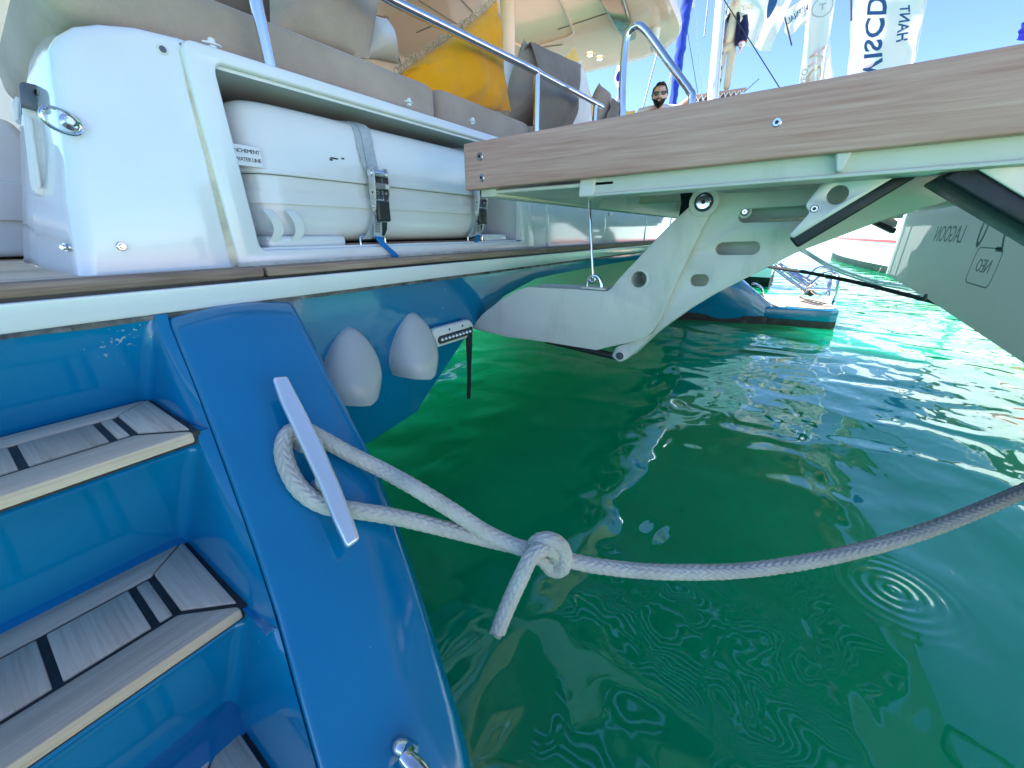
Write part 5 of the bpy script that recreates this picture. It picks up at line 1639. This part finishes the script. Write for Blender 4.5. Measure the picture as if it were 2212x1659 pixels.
# brown boarding plank with lattice edge that the man stands on
bs_ = thing('boarding_plank', 'brown boarding plank with white lacing under the standing man', 'plank', px(1550, 215, d=9.5))
a, b = px(1488, 214, d=9.4), px(1612, 196, d=9.7)
n_ = Vec((0, 0, 1)).cross((b - a).normalized())
bm = NB(); prism(bm, [a, b, b + Vec((0, 0, 0.075)), a + Vec((0, 0, 0.075))], FV * 0.7); bev(bm, 0.01, 2); obj('board', bm, BROWNT, bs_)
for i in range(10):
    t = 0.06 + i * 0.095; c = a.lerp(b, t) - FV * 0.012
    for s in (1, -1):
        obj('lacing', tube(NB(), [c + RV * 0.05 * s + Vec((0, 0, 0.02)), c - RV * 0.05 * s + Vec((0, 0, -0.12))], 0.009, 6), WPLAST, bs_)
bm = NB(); prism(bm, [a - Vec((0, 0, 0.14)), b - Vec((0, 0, 0.14)), b - Vec((0, 0, 0.20)), a - Vec((0, 0, 0.20))], FV * 0.7); obj('lower_board', bm, BROWNT, bs_)

# ------------------------------------------------------------------ flags
def flag(label, quad, pole, letters, d, wav=0.10, seed=0, group='white banners flying against the sky', cloth=FLAGW, pole_r=0.03, nu=26, nv=44, extra=None):
    """quad: picture corners TL, TR, BR, BL (curved by waves in depth); letters: (text, s, t, size, mode, material)."""
    C = [px(u, v, d=d) for u, v in quad]
    root = thing('flag', label, 'flag', C[2] if pole is None else px(*pole[1], d=d))
    V0 = -FV
    def surf(s, t):
        p = C[0].lerp(C[1], s).lerp(C[3].lerp(C[2], s), t)
        w = wav * (math.sin(5.5 * s + 3.2 * t + seed) * 0.6 + math.sin(11 * s - 4.5 * t + seed * 2) * 0.25 + 0.5 * mnoise.noise(Vec((s * 3, t * 4, seed))))
        edge = 0.04 * math.sin(9 * t + seed) + 0.03 * mnoise.noise(Vec((t * 5, s, seed + 4)))
        return p + V0 * w + RV * edge * (1 - s) + Vec((0, 0, 0.05 * math.sin(6 * s + seed) * (t > 0.5) * (t - 0.5)))
    bm = NB(); rows = [[surf(j / nu, i / nv) for j in range(nu + 1)] for i in range(nv + 1)]
    loft(bm, rows, False)
    bmesh.ops.solidify(bm, geom=list(bm.faces), thickness=0.004)
    cl = obj('cloth', bm, cloth, root, smooth=80)
    ds = (C[1] - C[0]).length; dt = (C[3] - C[0]).length
    for (body, s0, t0, size, mode, mt) in letters:
        def mp(a, b, q):
            if mode == 'up': ss, tt = s0 + b / ds, t0 - a / dt         # reads upwards, letter tops to the right (seen from behind)
            elif mode == 'mir': ss, tt = s0 - a / ds, t0 - b / dt      # mirrored line
            else: ss, tt = s0 + a / ds, t0 - b / dt
            return surf(ss, tt) + V0 * (0.012 + q)
        if body == 'O':
            bm = plate([circle2(0, 0, size, 28, size * 1.35), circle2(0, 0, size * 0.9, 28, size * 1.22)], mp, 0.002, 0.0002)
        elif body == 'oval':
            bm = plate([circle2(0, 0, size * 0.42, 24, size)], mp, 0.002, 0.0002)
        else:
            bm = text(body, size, mp, 0.001, 1.05, bold=size * 0.022)
        obj('print', bm, mt, cl, smooth=0)
    if pole:
        a, b = px(*pole[0], d=d), px(*pole[1], d=d); dd = (b - a)
        obj('flag_pole', tube(NB(), [a - dd * 1.5, a, b, b + dd * ((WZ - 0.5 - b.z) / dd.z)], pole_r, 12), MASTW, root)
        for t in (0.08, 0.42, 0.75):
            obj('clip', tube(NB(), [a.lerp(b, t) - RV * 0.06, a.lerp(b, t)], pole_r * 0.6, 8), MASTW, root)
    return root


flag('tall white banner with big navy letters on a white pole at the right', [(1842, -60), (2004, -60), (1968, 170), (1830, 200)], ((2000, -10), (1972, 140)), [('VISCD', 0.36, 0.55, 1.15, 'up', NAVYPR), ('HANT', 0.74, 0.47, 0.55, 'up', NAVYPR)], 15, 0.16, 1.0, pole_r=0.06)
flag('white banner with tan letters and a ring emblem left of the navy lettered one', [(1752, -60), (1808, -60), (1776, 200), (1722, 226)], ((1805, -20), (1775, 190)), [('DIV', 0.55, 0.74, 0.75, 'up', TANPR), ('SEO', 0.16, 0.80, 0.34, 'up', GREYPR), ('O', 0.6, 0.28, 0.30, 'flat', GREYPR), ('T', 0.6, 0.28, 0.34, 'mir', GREYPR)], 14, 0.12, 2.2, pole_r=0.035)
flag('narrow blank white banner flapping behind the tan lettered one', [(1776, 60), (1792, 70), (1812, 240), (1772, 240)], None, [], 14.6, 0.10, 5.0)
flag('wide white flag with a navy oval emblem flying from the top edge', [(1588, -70), (1740, -60), (1664, 110), (1602, 96)], None, [('oval', 0.62, 0.46, 0.42, 'flat', NAVYPR), ('ECA', 0.55, 0.9, 0.20, 'mir', GREYPR), ('SAY', 0.16, 0.5, 0.24, 'mir', TANPR)], 13, 0.20, 3.4)
flag('small white flag with navy lettering hanging between two larger ones', [(1690, 30), (1752, -14), (1742, 50), (1700, 80)], None, [('ARSENAL', 0.55, 0.42, 0.27, 'mir', NAVYPR)], 13.6, 0.10, 4.2)
flag('white pennant tip beside the blue furled sail at the top edge', [(1487, -40), (1506, -40), (1500, 10), (1488, 22)], None, [], 9, 0.05, 0.6)
flag('violet blue flag corner at the right edge of the picture', [(2202, 52), (2300, -20), (2300, 90), (2194, 86)], None, [], 15, 0.15, 0.2, cloth=FLAGB)
flag('white and blue courtesy flag seen behind the hoop rail', [(1330, 142), (1346, 140), (1346, 215), (1330, 222)], None, [('oval', 0.5, 0.3, 0.12, 'flat', SAILB), ('oval', 0.4, 0.7, 0.10, 'flat', SAILB)], 9, 0.05, 7.7)
for u0, u1, v1 in [(1691, 1706, 96), (1732, 1735, 60), (1872, 1874, 60)]:
    pass
tag(obj('flag_pole', tube(NB(), two(1688, 8, 1710, 98, 13.2, 13.2), 0.022, 8), WIRE, None), 'thin dark flag pole crossing the small navy lettered flag', 'flag pole', 'dark flag poles')
tag(obj('flag_pole', tube(NB(), two(1731, -10, 1735, 40, 13.8, 13.8), 0.022, 8), WIRE, None), 'thin dark flag pole left of the big navy lettered banner', 'flag pole', 'dark flag poles') if False else None
tag(obj('flag_pole', tube(NB(), two(1838, -10, 1839, 44, 14.5, 14.5), 0.03, 8), WIRE, None), 'thin dark flag pole against the left edge of the navy lettered banner', 'flag pole', 'dark flag poles')

# ------------------------------------------------------------------ people
def skin(name, pts, edges, radii, mat, parent, sub=2, smooth=180):
    me = bpy.data.meshes.new('tmp'); me.from_pydata([tuple(p) for p in pts], edges, [])
    ob = bpy.data.objects.new('tmp', me); COL.objects.link(ob)
    ob.modifiers.new('s', 'SKIN'); m = ob.modifiers.new('d', 'SUBSURF'); m.levels = sub; m.render_levels = sub
    for i, s in enumerate(me.skin_vertices[0].data):
        r = radii[i]; s.radius = r if isinstance(r, tuple) else (r, r); s.use_root = (i == 0)
    dg = bpy.context.evaluated_depsgraph_get()
    e = bpy.data.meshes.new_from_object(ob.evaluated_get(dg))
    bm = NB(); bm.from_mesh(e); bpy.data.objects.remove(ob); bpy.data.meshes.remove(e)
    return bm


def head(bm, c, f, up, h=0.235):
    """Head with brow, nose, mouth, chin and ears; c = centre, f = facing."""
    f = Vec(f).normalized(); up = Vec(up); up = (up - f * up.dot(f)).normalized(); r = f.cross(up)
    rows = []
    n, m_ = 40, 30
    for i in range(m_ + 1):
        th = math.pi * i / m_; z = math.cos(th); s = math.sin(th)
        row = []
        for k in range(n):
            a = 2 * math.pi * k / n; X, Y = math.sin(a) * s, math.cos(a) * s
            wx = 0.33 * (1 - 0.22 * max(0, -z) ** 1.5); wy = 0.41
            y = Y * wy; x = X * wx; zz = z * 0.5
            fr = max(0, math.cos(a)) ** 3 * s
            y += 0.02 * math.exp(-((zz - 0.10) / 0.05) ** 2) * fr                                   # brow
            y -= 0.035 * math.exp(-((zz - 0.02) / 0.05) ** 2) * math.exp(-((abs(x) - 0.14) / 0.06) ** 2) * fr   # sockets
            y += 0.10 * math.exp(-((zz + 0.10) / 0.07) ** 2) * math.exp(-(x / 0.045) ** 2) * fr       # nose
            y += 0.025 * math.exp(-((zz + 0.23) / 0.025) ** 2) * math.exp(-(x / 0.10) ** 2) * fr      # lips
            y += 0.045 * math.exp(-((zz + 0.38) / 0.06) ** 2) * math.exp(-(x / 0.10) ** 2) * fr       # chin
            if z < -0.2: y += 0.05 * (-z - 0.2)
            row.append(c + (r * x + f * y + up * zz) * h)
        rows.append(row)
    loft(bm, rows, True)
    for sx in (1, -1):
        rr = []
        for i in range(7):
            t = i / 6; w = 0.055 * math.sin(math.pi * (0.12 + 0.8 * t))
            cc = c + (r * sx * 0.335 + f * -0.02 + up * (0.10 - 0.24 * t)) * h
            rr.append([cc + (f * math.cos(q) * w * 1.1 + r * sx * math.sin(q) * w * 0.7) * h for q in [2 * math.pi * k / 8 for k in range(8)]])
        loft(bm, rr, True, True)
    return f, up, r


def hand(bm, wrist, d, palm_n, s=0.18, side=1):
    """Palm with four curled fingers and a thumb, hanging along d."""
    d = Vec(d).normalized(); n = Vec(palm_n).normalized(); w = d.cross(n).normalized() * side
    rr = []
    for t, wd, th in [(0, .16, .12), (0.2, .22, .13), (0.42, .24, .11), (0.5, .22, .09)]:
        c = wrist + d * s * t
        rr.append([c + (w * math.cos(q) * wd + n * math.sin(q) * th) * s for q in [2 * math.pi * k / 10 for k in range(10)]])
    loft(bm, rr, True, True)
    for i, L in enumerate((0.40, 0.46, 0.43, 0.34)):
        o = wrist + d * s * 0.46 + w * s * (0.16 - 0.107 * i)
        p = [o, o + (d * 0.45 + n * 0.05) * L * s, o + (d * 0.8 + n * 0.25) * L * s, o + (d * 0.95 + n * 0.5) * L * s]
        tube(bm, p, lambda k: (0.052, 0.048, 0.044, 0.036)[k] * s, 8)
    o = wrist + d * s * 0.12 + w * s * 0.18
    tube(bm, [o, o + (d * 0.5 + w * 0.45) * 0.3 * s, o + (d * 0.9 + w * 0.5 + n * 0.2) * 0.42 * s], lambda k: (0.07, 0.058, 0.045)[k] * s, 8)


def standing(root, foot, f, hgt, shirt, trouser, bend=0.0, arms='down', hunch=0.0, jacket=None):
    f = Vec(f).normalized(); r = f.cross(Vec((0, 0, 1))); k = hgt / 1.75; foot = Vec(foot)
    P = lambda x, y, z: foot + (r * x + f * y + Vec((0, 0, z))) * k
    b = bend
    J = dict(pel=P(0, 0, .95), wst=P(0, .0 + b * .1, 1.10), chs=P(0, .02 + b * .3, 1.30), nbs=P(0, .0 + b * .4, 1.46), hd=P(0, .02 + b * .5 + hunch, 1.56 - hunch))
    pts = [J['pel'], J['wst'], J['chs'], J['nbs'], J['hd']]; rad = [(.15 * k, .11 * k), (.135 * k, .10 * k), (.165 * k, .115 * k), (.065 * k, .06 * k), (.055 * k, .055 * k)]
    ed = [(0, 1), (1, 2), (2, 3), (3, 4)]
    cl_t = {'arm': [], 'leg': []}
    for s in (1, -1):
        i0 = len(pts)
        ap = [P(.19 * s, .0 + b * .32, 1.40), P(.27 * s, -.03 + b * .2, 1.13), P(.26 * s, .05 + b * .2, .89)]
        pts += ap; rad += [.055 * k, .044 * k, .03 * k]; ed += [(2, i0), (i0, i0 + 1), (i0 + 1, i0 + 2)]
        cl_t['arm'].append(ap)
        i0 = len(pts)
        lp = [P(.095 * s, 0, .88), P(.10 * s, .02, .49), P(.105 * s, -.02, .09), P(.115 * s, .13, .035)]
        pts += lp; rad += [.085 * k, .06 * k, .042 * k, .035 * k]; ed += [(0, i0), (i0, i0 + 1), (i0 + 1, i0 + 2), (i0 + 2, i0 + 3)]
        cl_t['leg'].append(lp)
    bm = skin('body', pts, ed, rad, SKIN, root)
    hc = P(0, .05 + b * .55 + hunch, 1.635 - hunch)
    fv, up, rv_ = head(bm, hc, f + Vec((0, 0, -0.08)), Vec((0, 0, 1)), 0.235 * k)
    for s, ap in zip((1, -1), cl_t['arm']): hand(bm, ap[2], (ap[2] - ap[1]), -r * s, 0.18 * k, s)
    body = obj('body', bm, SKIN, root, smooth=180)
    # shirt
    pts2 = [P(0, 0, .93), P(0, b * .1, 1.10), P(0, .02 + b * .3, 1.31), P(0, b * .38, 1.44)]; rad2 = [(.172 * k, .13 * k), (.155 * k, .118 * k), (.182 * k, .132 * k), (.085 * k, .08 * k)]; ed2 = [(0, 1), (1, 2), (2, 3)]
    for ap in cl_t['arm']:
        i0 = len(pts2); sl = ap[1] if jacket is None else ap[2]
        pts2 += [ap[0], ap[0].lerp(ap[1], .9)]; rad2 += [.072 * k, .066 * k]; ed2 += [(2, i0), (i0, i0 + 1)]
    obj('shirt', skin('s', pts2, ed2, rad2, shirt, root), shirt, root, smooth=180)
    pts3 = [P(0, 0, .98), P(0, 0, .90)]; rad3 = [(.165 * k, .125 * k), (.165 * k, .13 * k)]; ed3 = [(0, 1)]
    for lp in cl_t['leg']:
        i0 = len(pts3); pts3 += [lp[0], lp[1], lp[2]]; rad3 += [.10 * k, .085 * k, .075 * k]; ed3 += [(1, i0), (i0, i0 + 1), (i0 + 1, i0 + 2)]
    obj('trousers', skin('t', pts3, ed3, rad3, trouser, root), trouser, root, smooth=180)
    for lp in cl_t['leg']:
        bm = NB(); rr = []
        for t, hh in [(-.10, .05), (0.0, .09), (.12, .07), (.2, .03)]:
            c = lp[2] + f * t * k + Vec((0, 0, -.09 * k))
            rr.append([c + (r * math.cos(q) * .05 + Vec((0, 0, 1)) * max(0, math.sin(q)) * hh) * k for q in [2 * math.pi * j / 10 for j in range(10)]])
        loft(bm, rr, True, True); obj('shoe', bm, GREYPL, root)
    return dict(P=P, hc=hc, f=fv, up=up, r=rv_, k=k, arms=cl_t['arm'], J=J)


# bearded man in sunglasses standing on the side deck
hcm = px(1425, 207, d=4.6)
ff = Vec((-hcm.x, -hcm.y, 0)).normalized()
footm = Vec((hcm.x, hcm.y, 0)) - ff * 0.17
man = thing('person', 'bearded man in dark sunglasses and white shirt looking over the gangway board', 'person', (footm.x, footm.y, DECK))
hgt = (hcm.z - DECK) / 1.515 * 1.75
D = standing(man, (footm.x, footm.y, DECK), ff, hgt, SHIRTW, BEIGEF, hunch=0.12)
h_ = 0.235 * D['k']; c, f_, u_, r_ = D['hc'], D['f'], D['up'], D['r']
def hp_(x, y, z): return c + (r_ * x + f_ * y + u_ * z) * h_
def cap_mesh(cond, off, jit=0.0):
    bm = NB(); rows = []
    for i in range(25):
        th = math.pi * i / 24 * 0.62; row = []
        for k in range(32):
            a = 2 * math.pi * k / 32
            lim = cond(a)
            t2 = min(th, lim)
            x, y, z = math.sin(a) * math.sin(t2) * (0.33 + off), math.cos(a) * math.sin(t2) * (0.41 + off), math.cos(t2) * (0.5 + off)
            j = jit * mnoise.noise(Vec((x * 14, y * 14, z * 14)))
            row.append(hp_(x * (1 + j), y * (1 + j), z * (1 + j)))
        rows.append(row)
    loft(bm, rows, True); return bm
obj('hair', cap_mesh(lambda a: (0.92 if math.cos(a) > 0.5 else 1.25 + 0.6 * max(0, -math.cos(a)) + (0.25 if abs(math.sin(a)) > .8 else 0)), 0.045, 0.10), HAIR, man, smooth=180)
bm = NB()
for (za, zb, amax, gap) in [(-0.20, -0.52, 1.35, 0.0), (-0.155, -0.195, 0.42, 0.0)]:
    rows = []
    for i in range(12):
        t = i / 11; row = []
        for k in range(25):
            a = -amax + 2 * amax * k / 24
            top = za if amax < 1 else za + 0.10 * max(0, abs(a) - 0.55) - (0.09 if abs(a) < 0.32 else 0.0)
            z = top + (zb - top) * t
            s_ = math.sqrt(max(0.015, 1 - (min(0.499, abs(z)) / 0.5) ** 2))
            wx = 0.33 * (1 - 0.22 * max(0, -z * 2) ** 1.5) + 0.014
            ch = 0.055 * math.exp(-((z + 0.38) / 0.07) ** 2) * math.exp(-(math.sin(a) * s_ * wx / 0.12) ** 2) + 0.03 * math.exp(-(a / 0.5) ** 2)
            j = 0.012 * mnoise.noise(Vec((a * 9, z * 40, 1)))
            row.append(hp_(math.sin(a) * s_ * wx * (1 + j), math.cos(a) * s_ * 0.41 + 0.02 + ch + (0.05 * (-2 * z - 0.2) if z < -0.1 else 0) + j, z))
        rows.append(row)
    loft(bm, rows, False)
bmesh.ops.solidify(bm, geom=list(bm.faces), thickness=0.004); obj('beard', bm, HAIR, man, smooth=180)
for sx in (1, -1):
    ol = rounded([(-.13, .07), (.13, .08), (.12, -.06), (.02, -.09), (-.10, -.07)], 0.05, 4)
    bm = plate([[Vec((p.x * sx, p.y)) for p in ol]], lambda a, b, q: hp_(sx * 0.155 + a, 0.415 - abs(sx * 0.155 + a) * 0.25 + q, 0.035 + b), 0.02, 0.004)
    obj('sunglass_lens', bm, GLASSD, man)
    obj('temple_arm', tube(NB(), [hp_(sx * .29, .33, .07), hp_(sx * .345, .1, .07), hp_(sx * .345, -.05, .06)], 0.004, 6), GLASSD, man)
obj('bridge', tube(NB(), [hp_(-.05, .43, .07), hp_(.05, .43, .07)], 0.003, 6), GLASSD, man)
# lanyard collar
obj('collar', tube(NB(), smooth_path([hp_(-.26, .1, -.78), hp_(-.12, .34, -.92), hp_(0, .42, -1.15), hp_(.12, .34, -.92), hp_(.26, .1, -.78)], 0.02), 0.009, 8), NAVYF, man)

# man in navy jacket on the plank behind the mast
fp = px(1556, 207, d=9.9)
f2 = Vec((-fp.x, -fp.y, 0)).normalized()
man2 = thing('person', 'man in navy jacket with red and white cuffs and beige trousers standing behind the mast', 'person', fp)
D2 = standing(man2, fp, f2, 1.93, CREAMF, BEIGEF, jacket=True)
P = D2['P']
for s, ap in zip((1, -1), D2['arms']):
    # open jacket front panel, sleeve and striped cuff on each side
    bm = NB(); rr = []
    for z, xi, xo, dp_ in [(1.47, .05, .17, .10), (1.36, .07, .225, .15), (1.20, .085, .235, .16), (1.02, .10, .24, .16), (0.86, .12, .25, .15)]:
        row = []
        for j in range(9):
            a = j / 8 * math.pi
            row.append(P(s * (xi + (xo - xi) * math.sin(a * 0.5) ** 0.8), dp_ * math.cos(a) , z + 0.01 * math.sin(j * 2 + z * 9)))
        rr.append(row)
    loft(bm, rr, False); bmesh.ops.solidify(bm, geom=list(bm.faces), thickness=0.012); obj('jacket', bm, NAVYF, man2, smooth=180)
    bm = NB(); pth = smooth_path([ap[0], ap[1], ap[1].lerp(ap[2], 0.85)], 0.05)
    tube(bm, pth, lambda i: (0.098 + 0.012 * mnoise.noise(Vec((i * .9, s, 0)))), 14); obj('sleeve', bm, NAVYF, man2, smooth=180)
    e0 = ap[1].lerp(ap[2], 0.82); e1 = ap[2]
    obj('red_cuff', tube(NB(), [e0, e0.lerp(e1, .5)], 0.082, 14), REDF, man2)
    obj('white_cuff', tube(NB(), [e0.lerp(e1, .5), e1], 0.078, 14), SHIRTW, man2)
bm = NB(); rr = []
for (z, rx, ry) in [(1.42, .14, .13), (1.52, .125, .13), (1.66, .125, .145), (1.76, .10, .12), (1.80, .03, .04)]:
    rr.append([P(rx * math.cos(a), 0.02 + ry * math.sin(a) - 0.03, z) for a in [2 * math.pi * k / 18 for k in range(18)]])
loft(bm, rr, True, True); obj('hood', bm, CREAMF, man2, smooth=180)
